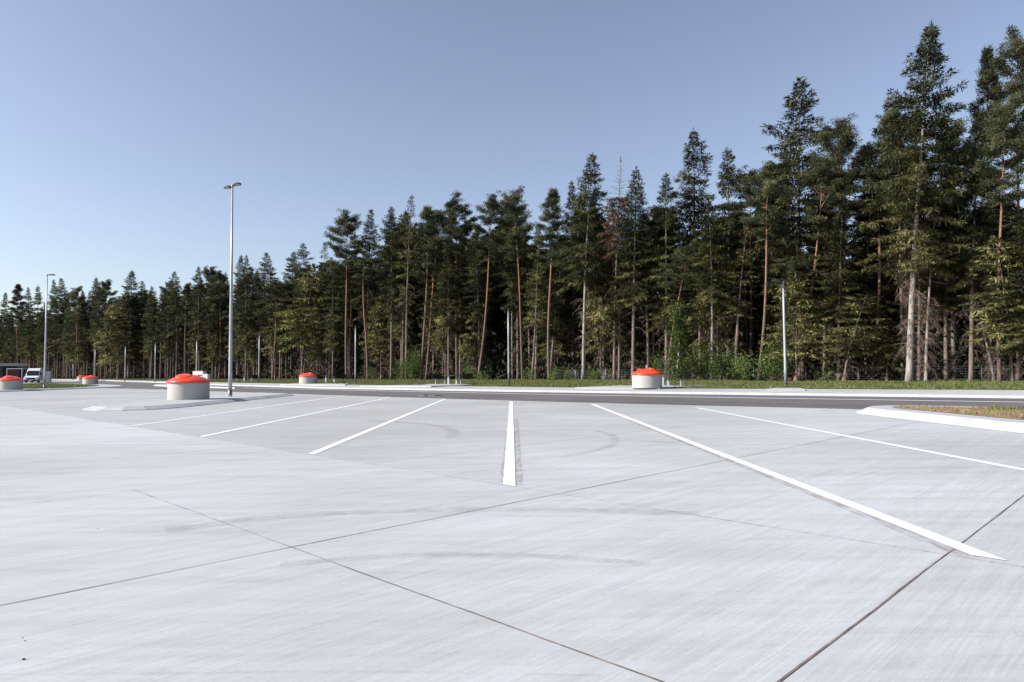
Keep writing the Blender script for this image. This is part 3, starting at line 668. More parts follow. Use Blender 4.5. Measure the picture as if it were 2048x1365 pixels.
# ------------------------------------------------------------------ trees
def spruce_data(seed, H=27.0, cb=0.2, Rm=2.6, dens=1.0, mats=('spruce_dark', 'spruce', 'olive'), top_rise=28, low_sag=-22, olive_below=0.45, barktype='spruce_bark', dead=14, tr=0.20, gaps=0.15, dead_mass=0.0, bare_top=0.0):
    g = np.random.default_rng(seed); lv = Leaves(g)
    bend = g.normal(size=2)*0.25; ph = g.uniform(0, 6, 2)
    def axis(z): u = z/H; return np.array([bend[0]*u*u*2 + 0.10*math.sin(3*u+ph[0]), bend[1]*u*u*2 + 0.10*math.sin(3*u+ph[1]), z])
    tz = np.linspace(-0.3, H, 22); trunk = MB()
    trunk.tube([axis(z) for z in tz], [max(.018, tr*(1-z/H)**0.85 + (.07 if z < .3 else 0)) for z in tz], 9)
    z = cb*H
    secs = [(g.uniform(0, 6.28), g.uniform(cb, .9), g.uniform(.5, 1.2)) for _ in range(5)]
    while z < H - .25:
        u = (z - cb*H)/(H*(1-cb)); nb = 5 if u < .85 else 4
        prof = Rm*(1-u)**0.72*(0.72 + 0.5*min(1, u*2.6)) if u < 1 else .2
        prof = max(prof, .22); az0 = g.uniform(0, 6.28)
        if g.random() < gaps and u < .8: z += .45; continue
        for b in range(nb):
            az = az0 + b*6.283/nb + g.normal()*.25
            L = prof*g.uniform(.5, 1.28)
            for a_, h_, k_ in secs:
                dd_ = math.cos(az - a_)
                if dd_ > .6 and abs(z/H - h_) < .07: L *= k_ + .2
            e = R(np.interp(u, [0, .5, .85, 1], [low_sag, -6, top_rise*.7, top_rise+25]) + g.normal()*6)
            k = 7; uu = np.linspace(0, 1, k); hx = L*uu*math.cos(e); sag = np.interp(u, [0, .6, 1], [.38, .22, 0])
            hz = L*(math.sin(e)*uu - sag*uu**2 + sag*.75*uu**3)
            dirh = np.array([math.cos(az), math.sin(az), 0]); base = axis(z)
            pts = base + hx[:, None]*dirh + hz[:, None]*np.array([0, 0, 1.])
            rb = np.linspace(.012 + L*.008, .005, k); lv.tubes(pts, rb, 3)
            if u > 1 - bare_top:
                for q in range(5):
                    o = g.integers(2, k-1); dv = dirh*.6 + np.array([-dirh[1], dirh[0], 0])*g.choice([-1, 1])*.7
                    lv.tubes(np.stack([pts[o], pts[o]+dv*L*.25]), np.array([.008, .004]), 3)
                continue
            n = int(max(5, L/.064*dens)); up = g.uniform(.12, 1.0, n)**.8
            pp = np.stack([np.interp(up, uu, pts[:, j]) for j in range(3)], 1)
            side = np.array([-dirh[1], dirh[0], 0]); fw = np.gradient(pts, axis=0)[-1]; fw = fw/np.linalg.norm(fw)
            br = g.random() < dead_mass
            if br: m_ = 4
            elif z/H < olive_below*g.uniform(.6, 1.25): m_ = 2
            else: m_ = 1 if g.random() < .45 else 0
            for rep in range(3):                              # flat sprays either side of the limb
                sg = g.choice([-1., 1.], n)[:, None]; tw = (.18 + .42*(1-up))*min(1, L/1.6) + .1
                dv = fw*.55 + side*sg*.75 + np.array([0, 0, 1])*g.normal(-.22, .2, n)[:, None]
                off = unit(dv)*(tw*g.uniform(0, .9, n))[:, None]
                lv.kites(pp + off + g.normal(size=(n, 3))*.035, dv + g.normal(size=(n, 3))*.3, g.uniform(.20, .42, n), g.uniform(.05, .095, n), m_, .5)
            hang = int(n*(.9 if u < .7 else .5)); idx = g.integers(0, n, hang)   # hanging curtains of twigs
            sg = g.choice([-1., 1.], hang)[:, None]
            off = side*sg*g.uniform(0, .5, hang)[:, None]*(1-up[idx])[:, None]
            lv.kites(pp[idx] + off, np.array([0, 0, -1.]) + g.normal(size=(hang, 3))*.28, g.uniform(.25, .62, hang), g.uniform(.045, .085, hang), m_)
        z += g.uniform(.30, .46)/max(.6, dens**.3)
    t3 = axis(H); lv.kites(np.repeat(t3[None], 10, 0) - np.array([0, 0, .5])*g.random((10, 1)), np.array([0, 0, 1.]) + g.normal(size=(10, 3))*.45, .4, .09, 0)
    dl = Leaves(g)                                            # dead limbs under the living crown
    for i in range(dead):
        zz = g.uniform(.06, max(cb+.12, .2))*H; az = g.uniform(0, 6.28); L = g.uniform(.5, 2.0)
        dirh = np.array([math.cos(az), math.sin(az), 0]); uu = np.linspace(0, 1, 6); c_ = g.uniform(.3, 1.1)
        pts = axis(zz) + (L*uu*(1-.25*uu))[:, None]*dirh + (L*(.25*uu - c_*uu**2))[:, None]*np.array([0, 0, 1.]) + g.normal(size=(6, 3))*.03*uu[:, None]
        dl.tubes(pts, np.linspace(.019, .006, 6), 0)
        for q in range(7):
            o = g.integers(1, 5); d_ = dirh*g.uniform(-.2, .8) + np.array([-dirh[1], dirh[0], 0])*g.normal()*.8 + np.array([0, 0, -.7])
            d_ = d_/np.linalg.norm(d_)*g.uniform(.2, .7); p0 = pts[o]
            dl.tubes(np.stack([p0, p0 + d_*.5 + g.normal(size=3)*.05, p0 + d_ + np.array([0, 0, -.1])]), np.array([.010, .007, .004]), 0)
    tm = bpy.data.meshes.new('trunk'); tm.from_pydata([tuple(v) for v in trunk.v], [], trunk.f); tm.materials.append(M[barktype])
    tm.polygons.foreach_set('use_smooth', trunk.sm)
    return dict(H=H, trunk=tm, crown=lv.mesh('crown', [M[mats[0]], M[mats[1]], M[mats[2]], M['limb'] if bare_top == 0 else M['twig'], M['brown']]), dead=dl.mesh('dead_limbs', [M['twig']]) if dead else None)

def pine_data(seed, H=27.0, cb=0.66, Rm=2.6, nl=30, crook=.5, clump=1.0, mats=('pine',), tr=.19, dead=5, top='round'):
    g = np.random.default_rng(seed); lv = Leaves(g); ph = g.uniform(0, 6, 2); am = g.uniform(.3, 1, 2)*crook
    def axis(z): u = z/H; return np.array([am[0]*math.sin(2.6*u+ph[0])*u + .1*math.sin(7*u), am[1]*math.sin(2.2*u+ph[1])*u, z])
    tz = np.linspace(-.3, H*.985, 26); trunk = MB()
    trunk.tube([axis(z) for z in tz], [max(.03, tr*(1-.75*z/H)*(1 if z < H*cb else (1-(z/H-cb)/(1-cb)*.75)) + (.07 if z < .3 else 0)) for z in tz], 9)
    def tuft(c, r, n):
        d = unit(g.normal(size=(n, 3))); d[:, 2] = d[:, 2]*.75 + .18; o = c + d*(r*g.random((n, 1))**.5)*np.array([1, 1, .8])
        lv.kites(o, d + g.normal(size=(n, 3))*.35 + np.array([0, 0, .25]), g.uniform(.15, .28, n), g.uniform(.045, .08, n), 0)
    for i in range(nl):
        u = ((i + g.random()*1.6)/nl)**.9; z = H*(cb + (1-cb)*u*.98); az = i*2.4 + g.normal()*.5
        pr = Rm*(math.sin(min(1, .22 + u*.62)*math.pi)**.7 if top == 'round' else (1-u)**.65)*g.uniform(.55, 1.2)
        pr = max(pr, .45); e = R(np.interp(u, [0, .5, 1], [2, 22, 62]) + g.normal()*17)
        k = 6; uu = np.linspace(0, 1, k); dirh = np.array([math.cos(az), math.sin(az), 0])
        pts = axis(z) + (pr*uu*math.cos(e))[:, None]*dirh + (pr*(math.sin(e)*uu + .12*uu**2))[:, None]*np.array([0, 0, 1.]) + g.normal(size=(k, 3))*.10*uu[:, None]
        lv.tubes(pts, np.linspace(.03+pr*.012, .012, k), 1)
        ns = int(3 + pr*3.2)
        for q in range(ns):
            v = g.uniform(.35, 1); o = np.array([np.interp(v, uu, pts[:, j]) for j in range(3)])
            d_ = dirh*g.uniform(.1, .8) + np.array([-dirh[1], dirh[0], 0])*g.normal()*.8 + np.array([0, 0, g.uniform(-.05, .55)])
            l_ = g.uniform(.25, .75)*min(1, pr/1.3); e_ = o + d_*l_
            lv.tubes(np.stack([o, e_]), np.array([.014, .008]), 1)
            tuft(e_, g.uniform(.30, .62)*clump, int(70*clump)); tuft(o + (e_-o)*.4, .42*clump, int(22*clump))
        tuft(pts[-1], .42*clump, int(60*clump))
    tuft(axis(H*.985), .4, 60); tuft(axis(H*.97), .5, 70)
    dl = Leaves(g)
    for i in range(dead):
        zz = g.uniform(.25, cb)*H; az = g.uniform(0, 6.28); L = g.uniform(.5, 1.6); dirh = np.array([math.cos(az), math.sin(az), 0]); uu = np.linspace(0, 1, 5)
        dl.tubes(axis(zz) + (L*uu)[:, None]*dirh + (L*.3*uu*g.normal())[:, None]*np.array([0, 0, 1.]) + g.normal(size=(5, 3))*.06*uu[:, None], np.linspace(.03, .008, 5), 0)
    tm = bpy.data.meshes.new('trunk'); tm.from_pydata([tuple(v) for v in trunk.v], [], trunk.f); tm.materials.append(M['pine_bark'])
    tm.polygons.foreach_set('use_smooth', trunk.sm)
    return dict(H=H, trunk=tm, crown=lv.mesh('crown', [M[mats[0]], M['pine_bark']]), dead=dl.mesh('dead_limbs', [M['twig']]) if dead else None)

PROTO = {
 'full':   [spruce_data(11, cb=.20, Rm=3.2, dens=1.25, dead=30), spruce_data(12, cb=.28, Rm=2.9, dens=1.15, dead=34), spruce_data(13, cb=.32, Rm=3.2, dens=1.15, gaps=.15, dead=36)],
 'mid':    [spruce_data(21, cb=.38, Rm=2.8, dens=1.1, gaps=.15, dead=46), spruce_data(22, cb=.44, Rm=2.7, dens=1.1, gaps=.18, dead=46), spruce_data(23, cb=.36, Rm=2.4, dens=1.15, gaps=.08, dead=42)],
 'narrow': [spruce_data(31, cb=.45, Rm=2.2, dens=1.2, olive_below=.3, dead=36), spruce_data(32, cb=.34, Rm=2.2, dens=1.15, olive_below=.35, dead=32)],
 'sparse': [spruce_data(41, cb=.42, Rm=2.2, dens=.6, gaps=.30, dead=30, mats=('spruce', 'olive', 'olive'))],
 'grand':  [spruce_data(51, cb=.32, Rm=3.4, dens=1.3, gaps=.10, dead=90, mats=('spruce_dark', 'spruce', 'olive'), barktype='pale_bark', tr=.22, top_rise=40, low_sag=-14, olive_below=.5)],
 'pale':   [spruce_data(61, cb=.46, Rm=2.7, dens=1.15, gaps=.15, dead=50, barktype='pale_bark', tr=.17)],
 'dying':  [spruce_data(71, cb=.60, Rm=2.4, dens=1.2, gaps=.05, dead=20, dead_mass=.8, bare_top=.42, top_rise=40)],
 'dead':   [spruce_data(81, H=14, cb=.40, Rm=1.9, dens=.3, gaps=.3, dead=90, dead_mass=1.0, bare_top=.9, barktype='pale_bark', tr=.13, low_sag=-10)],
 'pine':   [pine_data(101, cb=.64, Rm=2.8, nl=38), pine_data(102, cb=.66, Rm=2.5, nl=34), pine_data(103, cb=.58, Rm=2.5, nl=40, top='cone')],
 'crooked':[pine_data(111, cb=.62, Rm=3.0, nl=34, crook=1.4), pine_data(112, cb=.70, Rm=2.8, nl=30, crook=1.0)],
 'poor':   [pine_data(121, cb=.78, Rm=1.6, nl=14, dead=9)],
 'young':  [spruce_data(91, H=9, cb=.30, Rm=1.9, dens=1.1, olive_below=1.5, dead=16, tr=.07, low_sag=-26), spruce_data(92, H=11, cb=.36, Rm=1.9, dens=.95, olive_below=1.3, dead=24, tr=.08, low_sag=-26)],
}
KW = {'full': ('spruce', 'spruce_tree'), 'mid': ('spruce', 'spruce_tree'), 'narrow': ('slim spruce', 'spruce_tree'), 'sparse': ('thin-crowned spruce', 'spruce_tree'), 'grand': ('spreading spruce', 'spruce_tree'),
      'pale': ('pale-trunked spruce', 'spruce_tree'), 'dying': ('dying spruce', 'spruce_tree'), 'dead': ('bare dead spruce', 'spruce_tree'),
      'pine': ('pine', 'pine_tree'), 'crooked': ('crooked pine', 'pine_tree'), 'poor': ('high-crowned pine', 'pine_tree'), 'young': ('low olive-green spruce', 'spruce_tree')}
def tree(kind, X, Y, z, height, label, group, var=None, rz=None, lean=(0, 0), wide=1.0):
    pr = PROTO[kind][(random.randrange(9) if var is None else var) % len(PROTO[kind])]
    k = height*(.945 if kind in ('pine', 'crooked', 'poor') else 1)/pr['H']; e = thing(KW[kind][1], label, 'tree', (X, Y, z), random.uniform(0, 6.28) if rz is None else rz, group)
    wd = max(k, .8)*wide; e.scale = (wd, wd, k)
    if lean != (0, 0):
        e.rotation_mode = 'QUATERNION'
        e.rotation_quaternion = Vector((lean[0], lean[1], 1)).normalized().rotation_difference(Vector((0,0,1))).inverted() @ Matrix.Rotation(random.uniform(0, 6.28) if rz is None else rz, 4, 'Z').to_quaternion()
    link(bpy.data.objects.new('trunk', pr['trunk']), e); link(bpy.data.objects.new('crown', pr['crown']), e)
    if pr['dead']: link(bpy.data.objects.new('dead_limbs', pr['dead']), e)
    return e

# trees one can tell apart: column of the foot, column and row of the tip, kind, distance behind the edge, variant, width
FRONT = [
 (5, 8, 585, 'full', 2, 0, 1), (36, 35, 560, 'pine', 1, 2, 1.1), (60, 57, 576, 'full', 5, 1, 1), (77, 75, 572, 'narrow', 3, 0, 1.1), (110, 108, 560, 'full', 4, 1, 1), (131, 130, 558, 'mid', 4, 0, 1.2), (161, 150, 573, 'crooked', 1, 0, 1.1),
 (182, 187, 555, 'full', 5, 0, 1), (198, 200, 570, 'pine', 3, 1, 1), (211, 216, 562, 'crooked', 0, 1, 1), (256, 258, 543, 'full', 0, 0, 1.5), (238, 238, 590, 'young', 0, 0, 1.6), (290, 289, 563, 'mid', 3, 0, 1.1), (303, 308, 573, 'narrow', 1, 1, 1.3),
 (341, 339, 563, 'crooked', 3, 0, 1), (352, 357, 545, 'mid', 2, 1, 1.2), (371, 372, 560, 'pine', 1, 2, 1), (400, 395, 535, 'full', 1, 1, 1.2), (414, 423, 534, 'pine', 2, 0, 1), (438, 438, 545, 'crooked', 1, 1, 1.1), (452, 453, 545, 'mid', 5, 2, 1.2),
 (474, 478, 512, 'full', 1, 0, 1), (490, 491, 511, 'full', 0, 1, 1), (515, 516, 540, 'narrow', 3, 0, 1.1), (545, 539, 508, 'mid', 2, 0, 1.3), (545, 550, 560, 'crooked', -1, 0, 1), (582, 582, 503, 'narrow', 4, 1, 1.5), (607, 605, 535, 'young', 0, 1, 1.6),
 (606, 624, 485, 'full', 0, 2, 1.3), (640, 650, 484, 'sparse', 2, 0, 1.1), (665, 668, 520, 'full', 0, 1, .9), (693, 695, 423, 'pine', 0, 0, 1.2), (728, 738, 422, 'mid', 2, 0, 1), (735, 728, 505, 'poor', -1, 0, 1.2),
 (781, 780, 418, 'mid', 1, 1, 1.1), (813, 815, 392, 'sparse', -1, 0, 1), (842, 860, 396, 'pine', 0, 2, 1.2), (852, 875, 420, 'pine', 2, 0, 1.1), (914, 908, 395, 'pine', 1, 1, 1.1), (898, 899, 480, 'mid', 0, 2, 1), (941, 942, 440, 'crooked', 4, 0, 1),
 (956, 985, 394, 'crooked', -1, 1, 1.05), (963, 965, 470, 'narrow', 3, 0, 1), (1045, 1035, 380, 'pine', 1, 0, 1), (1070, 1072, 450, 'mid', 3, 2, 1), (1062, 1083, 500, 'sparse', 0, 0, .9), (1098, 1103, 360, 'pine', 0, 2, 1.1), (1098, 1125, 480, 'narrow', 2, 1, 1),
 (1145, 1145, 362, 'full', 5, 1, 1), (1166, 1174, 310, 'pale', 0, 0, 1.25), (1200, 1200, 430, 'mid', 4, 0, .9), (1230, 1236, 318, 'dying', 0, 0, 1), (1238, 1240, 520, 'narrow', 0, 1, .9), (1268, 1277, 335, 'mid', 0, 2, 1.2), (1310, 1310, 420, 'pine', 3, 1, 1),
 (1330, 1330, 346, 'full', 1, 1, 1.1), (1390, 1390, 257, 'narrow', 4, 1, 1.35), (1334, 1380, 490, 'crooked', -1, 1, .8), (1423, 1426, 400, 'pale', -1, 0, 1), (1398, 1400, 480, 'mid', 1, 1, .9), (1455, 1456, 298, 'narrow', 3, 0, 1.2), (1473, 1480, 450, 'sparse', 0, 0, 1),
 (1500, 1502, 342, 'pine', 4, 0, 1), (1517, 1537, 330, 'crooked', -1, 1, .9), (1598, 1590, 135, 'full', 3, 2, 1.35), (1560, 1560, 300, 'full', 5, 1, 1), (1586, 1655, 300, 'crooked', 0, 0, .85), (1597, 1598, 540, 'young', -1, 0, 1.5), (1650, 1652, 300, 'mid', 4, 1, 1), (1695, 1682, 240, 'pine', 3, 0, 1),
 (1680, 1680, 420, 'mid', 0, 0, 1), (1693, 1696, 590, 'young', -1, 1, 1.7), (1730, 1732, 330, 'full', 6, 0, 1), (1745, 1748, 285, 'crooked', 4, 0, 1), (1778, 1775, 640, 'young', 0, 0, 1.2), (1823, 1842, 50, 'grand', -1.5, 0, 1.15), (1840, 1845, 300, 'mid', 0, 1, .8), (1854, 1853, 440, 'dead', -1, 0, 1.1),
 (1893, 1893, 330, 'mid', 2, 2, 1), (1915, 1905, 250, 'pine', 5, 1, 1), (1940, 1938, 230, 'mid', 0, 0, 1), (1981, 1978, 66, 'pine', 3, 2, .72), (1986, 1940, 520, 'dead', 2, 0, .9), (1999, 2006, 190, 'crooked', -1, 0, .8), (2035, 2040, 68, 'pine', 2, 1, .85), (2022, 2022, 480, 'young', -.5, 1, 1.6), (2060, 2062, 420, 'full', -1, 0, .9),
]
MARKS = [(-50, 'left picture edge'), (90, 'lamp by the van'), (189, 'far thin lamp pole'), (250, 'thin lamp pole'), (310, 'next thin lamp pole'), (378, 'nearest red container'),
         (461, 'tall twin-headed lamp'), (518, 'leftmost picnic table'), (616, 'small distant red container'), (710, 'footway lamp beside it'), (812, 'pale thin trunk'), (905, 'centre picnic table'), (1016, 'centre footway lamp'),
         (1170, 'tall pale trunk'), (1294, 'container with lifting eyes'), (1420, 'leafy birch'), (1517, 'big orange pine trunk'), (1571, 'rightmost footway lamp'), (1700, 'low olive spruce'), (1823, 'tallest pale trunk'), (1998, 'rightmost orange pine trunk')]
MARKS[9] = (710, 'lamp past the second table')
cnt = {}
ORD = ['first', 'second', 'third', 'fourth', 'fifth', 'sixth', 'seventh', 'eighth', 'ninth', 'tenth']
names = {}
for i, (xb, xt, yt, kd, off, var, wd) in sorted(enumerate(FRONT), key=lambda q: q[1][0]):
    mk = [m for m in MARKS if m[0] <= xb][-1]; c = cnt.get(mk[0], 0); cnt[mk[0]] = c + 1
    names[i] = '%s at the wood edge, %s trunk right of the %s' % (KW[kd][0], ORD[c], mk[1])
names[next(i for i, f in enumerate(FRONT) if f[3] == 'grand')] = 'tallest spruce, spreading with a long pale trunk, in front of the right-hand wood'
names[next(i for i, f in enumerate(FRONT) if f[3] == 'dying')] = 'spruce with a bare grey top over a mass of brown dead needles'
names[next(i for i, f in enumerate(FRONT) if f[0] == 1854)] = 'bare dead spruce with drooping twigs beside the tallest pale trunk'
names[next(i for i, f in enumerate(FRONT) if f[0] == 1517)] = 'pine with a long orange trunk, left of the rightmost footway lamp'
names[next(i for i, f in enumerate(FRONT) if f[0] == 1586)] = 'pine leaning right, its orange trunk just behind the rightmost footway lamp'
names[next(i for i, f in enumerate(FRONT) if f[0] == 1334)] = 'bare-trunked pine leaning right behind the container with lifting eyes'
names[next(i for i, f in enumerate(FRONT) if f[0] == 1598)] = 'tall dark spruce whose pointed tip stands above the rightmost footway lamp'
names[next(i for i, f in enumerate(FRONT) if f[0] == 256)] = 'broad dark spruce rising highest between the two left lamp poles'
occupied = []
for i, (xb, xt, yt, kd, off, var, wd) in enumerate(FRONT):
    a = D(xb, 1).x; s_ = FOREST_S + 1 + off*1.1; Y = s_/Q2/(1 + a); X = a*Y
    z0 = .31; vt = ray(xt, yt); ztop = EYE + vt.z/vt.y*Y; h = ztop - z0
    lean = ((vt.x/vt.y*Y - X)/h, 0); lean = lean if abs(lean[0]) > .004 else (0, 0)
    tree(kd, X, Y, z0, h, names[i], 'trees along the wood edge', var, rz=(i*1.7) % 6.28, lean=lean, wide=wd)
    occupied.append((X, Y))
# rows behind: each its own tree, kept under the skyline
TP = sorted((f[1], f[2]) for f in FRONT if f[2] < 600)
def skyline(px): return float(np.interp(px, [a for a, b in TP], [b for a, b in TP]))
def hmax(X, Y):
    if Y < 1: return 26
    px = 1020 + F*X/Y
    lo = max(skyline(max(-40, min(2060, px + d))) for d in (-25, -12, 0, 12, 25))
    return EYE + (HZ(px) - lo - 12)/F*Y
rows = []
t = -14.0 + 8
for r_, (s_, st, t0, t1) in enumerate([(56, 3.4, 0, -115), (59.5, 4.2, -2, -105), (63, 5.0, 0, -90), (55.5, 4.6, -110, -395), (59, 7.5, -105, -420), (54.8, 7.5, -4, -120)]):
    t = t0
    while t > t1:
        p = ST(s_ + random.uniform(-1.5, 1.5), t + random.uniform(-1.2, 1.2))
        if all((p.x-a)**2 + (p.y-b)**2 > 1.3 for a, b in occupied):
            hm = hmax(p.x, p.y); h = min(random.uniform(21, 30), hm)
            if h > 8:
                kd = random.choice(['mid', 'mid', 'narrow', 'full', 'pine', 'full'] if r_ < 3 else ['full', 'mid', 'full', 'narrow', 'pine'])
                if r_ == 5: kd = 'young'; h = min(random.uniform(8, 15), hm)
                nm = {'full': 'spruce deep in the wood behind the edge trees', 'mid': 'spruce deep in the wood behind the edge trees', 'narrow': 'slim spruce deep in the wood behind the edge trees', 'pine': 'pine deep in the wood behind the edge trees', 'young': 'low young olive spruce between the taller trunks of the wood'}[kd]
                tree(kd, p.x, p.y, .31, h, nm, 'trees standing behind the wood edge'); occupied.append((p.x, p.y))
        t -= st*random.uniform(.75, 1.25)
for p in (ST(54, 2), ST(55, 6), ST(57, 9)): tree('mid', p.x, p.y, .31, 24, 'spruce deep in the wood behind the edge trees', 'trees standing behind the wood edge')
# the rest of the wood, nobody could count it
g = np.random.default_rng(5); lv = Leaves(g); trn = MB()
for k in range(560):
    s_ = g.uniform(66, 105) if k > 200 else g.uniform(66, 76)
    t_ = g.uniform(-470, 14) if k % 2 else g.uniform(-130, 14)
    p = ST(s_, t_); h = min(g.uniform(19, 27), max(5, hmax(p.x, p.y)-1)); c0 = g.uniform(0, .12)
    n = 1000; u = g.random(n)**.85; r_ = (1-u)**.7*3.0 + .15; az = g.uniform(0, 6.28, n); rr = r_*g.random(n)**.45
    pos = np.stack([p.x + rr*np.cos(az), p.y + rr*np.sin(az), .3 + h*(c0 + (1-c0)*u)], 1)
    dv = np.stack([np.cos(az), np.sin(az), g.normal(-.5, .35, n)], 1); lv.kites(pos, dv, g.uniform(.6, 1.2, n), g.uniform(.22, .45, n), 0, .4)
    trn.tube([(p.x, p.y, .2), (p.x, p.y, h)], [.18, .05], 5, cap=False)
o = link(bpy.data.objects.new('distant_wood', lv.mesh('distant_wood', [M['spruce_dark']])))
tag(o, 'dark mass of conifers far inside the wood', 'wood', kind='stuff')
tag(trn.build('distant_trunks', M['spruce_bark']), 'dim trunks far inside the wood', 'trunks', kind='stuff')

g = np.random.default_rng(8); lv = Leaves(g)
for k in range(1500):
    s_ = g.uniform(56.5, 68); t_ = g.uniform(-120, 10) if k % 3 else g.uniform(-420, -100); p = ST(s_, t_); h = g.uniform(1.5, 6.5)
    n = 70; pos = np.array([p.x, p.y, .35]) + g.normal(size=(n, 3))*np.array([.9, .9, 0]) + np.stack([np.zeros(n), np.zeros(n), g.random(n)*h], 1)
    lv.kites(pos, g.normal(size=(n, 3))*.6 + np.array([0, 0, -.5]), g.uniform(.4, 1.1, n), g.uniform(.03, .30, n), int(g.integers(0, 3)))  # dark twigs and brush, added to deepen shade among the back trunks
o = link(bpy.data.objects.new('brushwood', lv.mesh('brushwood', [M['spruce_dark'], M['limb'], M['spruce_dark']])))
tag(o, 'dark tangle of dead twigs and low brush filling the shade between the trunks', 'brushwood', kind='stuff')

# ------------------------------------------------------------------ broadleaf shrubs and the birch
def shrub(px, off, H, Wd, label, name='leafy_shrub', n=1500, cat='shrub', stem='twig'):
    a = D(px, 1).x; s_ = FOREST_S + off; Y = s_/Q2/(1+a); X = a*Y
    t = thing(name, label, cat, (X, Y, .3), 0, 'green broadleaf plants at the wood edge')
    g = np.random.default_rng(int(px)); lv = Leaves(g); st = Leaves(g)
    nb = 9 if name != 'birch_tree' else 26; H = H*(.8 if name != 'birch_tree' else 1)
    if name == 'birch_tree':
        tz = np.linspace(0, H, 10); tp = np.stack([.25*np.sin(tz*.4) + tz*.03, .1*np.sin(tz*.7), tz], 1); mb_ = MB(); mb_.tube([tuple(p) for p in tp], list(np.linspace(.06, .012, 10)), 7); mb_.build('trunk', M['birch_bark'], t)
    for b in range(nb):
        az = g.uniform(0, 6.28); top = H*g.uniform(.45, 1.0) if name != 'birch_tree' else H*g.uniform(.03, .98)**1.25; k = 6; uu = np.linspace(0, 1, k); r_ = Wd*g.uniform(.4, 1)
        if name == 'birch_tree':
            z0 = top; r_ = Wd*(1 - .45*z0/H)*g.uniform(.4, 1)*(1 if z0 < H*.5 else .7); pts = np.stack([np.interp(z0, tz, tp[:, 0]) + r_*uu*math.cos(az), r_*uu*math.sin(az), z0 + .6*r_*uu - .5*r_*uu**2], 1)
        else: pts = np.stack([r_*uu**1.2*math.cos(az), r_*uu**1.2*math.sin(az), top*uu**.8], 1)
        st.tubes(pts, np.linspace(.022, .006, k), 0)
        m = n//nb; v = g.uniform(.2, 1.02, m); pp = np.stack([np.interp(v, uu, pts[:, j]) for j in range(3)], 1)
        lumps = g.normal(size=(5, 3))*.32*min(1, Wd); pp = pp + lumps[g.integers(0, 5, m)] + g.normal(size=(m, 3))*.16
        pp[:, 2] = np.maximum(pp[:, 2], .05); lv.kites(pp, g.normal(size=(m, 3)) + np.array([0, 0, -.3]), g.uniform(.07, .17, m), g.uniform(.06, .12, m), 0)
    link(bpy.data.objects.new('branches', st.mesh('branches', [M[stem]])), t)
    link(bpy.data.objects.new('foliage', lv.mesh('foliage', [M['broad']])), t)
shrub(1352, -2.0, 6.2, 1.15, 'slender young birch with bright green leaves, right of the container with lifting eyes', 'birch_tree', 9000, 'birch tree', 'twig')
for px, off, H, Wd, lab, n in [(826, -.5, 5.2, 1.5, 'bright green shrub left of the centre picnic table, behind pale trunks', 3200), (803, -.3, 3.6, 1.2, 'smaller green shrub left of the brightest one before the table', 1500),
    (1402, -.6, 3.4, 1.4, 'rounded green shrub just right of the birch', 2600), (1440, -.4, 3.8, 1.3, 'taller green shrub under the pale trunk right of the birch', 2400), (1487, -.3, 2.6, 1.2, 'low green shrub left of the big orange pine trunk', 1500),
    (1543, -.6, 3.6, 1.4, 'green shrub between the orange pine trunk and rightmost lamp', 2800), (1572, 0, 4.2, 1.3, 'green shrub directly behind the rightmost footway lamp', 1800), (1318, -.6, 3.0, 1.0, 'small green shrub behind the container with lifting eyes', 900),
    (1193, -.8, 1.7, .8, 'small seedling shrub right of the tall pale trunk', 600), (1138, -.6, 1.6, .8, 'small shrub left of the tall pale trunk', 450), (1112, -.8, 1.3, .7, 'tiny shrub right of the centre footway lamp', 400), (1060, -.6, 1.5, .9, 'low shrub close beside the centre footway lamp', 500),
    (938, -.5, 2.8, 1.0, 'green shrub behind the right end of the centre picnic table', 900), (965, -.6, 1.4, .8, 'tiny shrub between centre table and centre lamp', 400), (1652, -.3, 1.2, .8, 'tiny shrub right of the rightmost footway lamp', 260), (745, -.4, 2.0, 1.0, 'low green shrub right of the second table lamp', 600)]:
    shrub(px, off, H, Wd, lab, n=n)

# ------------------------------------------------------------------ wire fence at the wood edge
def fence(px0, px1, off, label):
    def pt(px): a = D(px, 1).x; s_ = FOREST_S + off; Y = s_/Q2/(1+a); return Vector((a*Y, Y, .3))
    a, b = pt(px0), pt(px1); L = (b-a).length; t = thing('wire_fence', label, 'fence', a, 0); n = max(2, round(L/4)); H = 1.0
    for i in range(n+1):
        p = (b-a)*i/n; m = MB(); m.tube([(p.x, p.y, -.1), (p.x, p.y, H+.12)], .028, 6); m.build('post', M['galv'], t)
    m = MB(); d = b-a; 
    for j in range(7): z = .08 + H*j/6*.98; m.tube([(0, 0, z), (d.x, d.y, z)], .0045, 4)
    for i in range(int(L/.3)): p = d*(i*.3/L); m.tube([(p.x, p.y, .05), (p.x, p.y, H)], .003, 3, cap=False)
    m.build('wire_mesh', M['steel'], t)
fence(1612, 2110, 1.6, 'low wire mesh fence on thin posts among the right-hand trunks')
fence(1095, 1600, 2.2, 'low wire mesh fence hidden among trunks behind the birch')
a = D(1590, 1).x; Y = (FOREST_S-.8)/Q2/(1+a)
m = MB(); m.lathe([(.02, 0), (.025, .2), (.05, .22), (.055, .32), (.04, .36), (.001, .38)], 14); o = m.build('marker_post', M['yellow']); o.location = (a*Y, Y, .3)
tag(o, 'small yellow marker cap in the grass right of the rightmost footway lamp', 'marker')

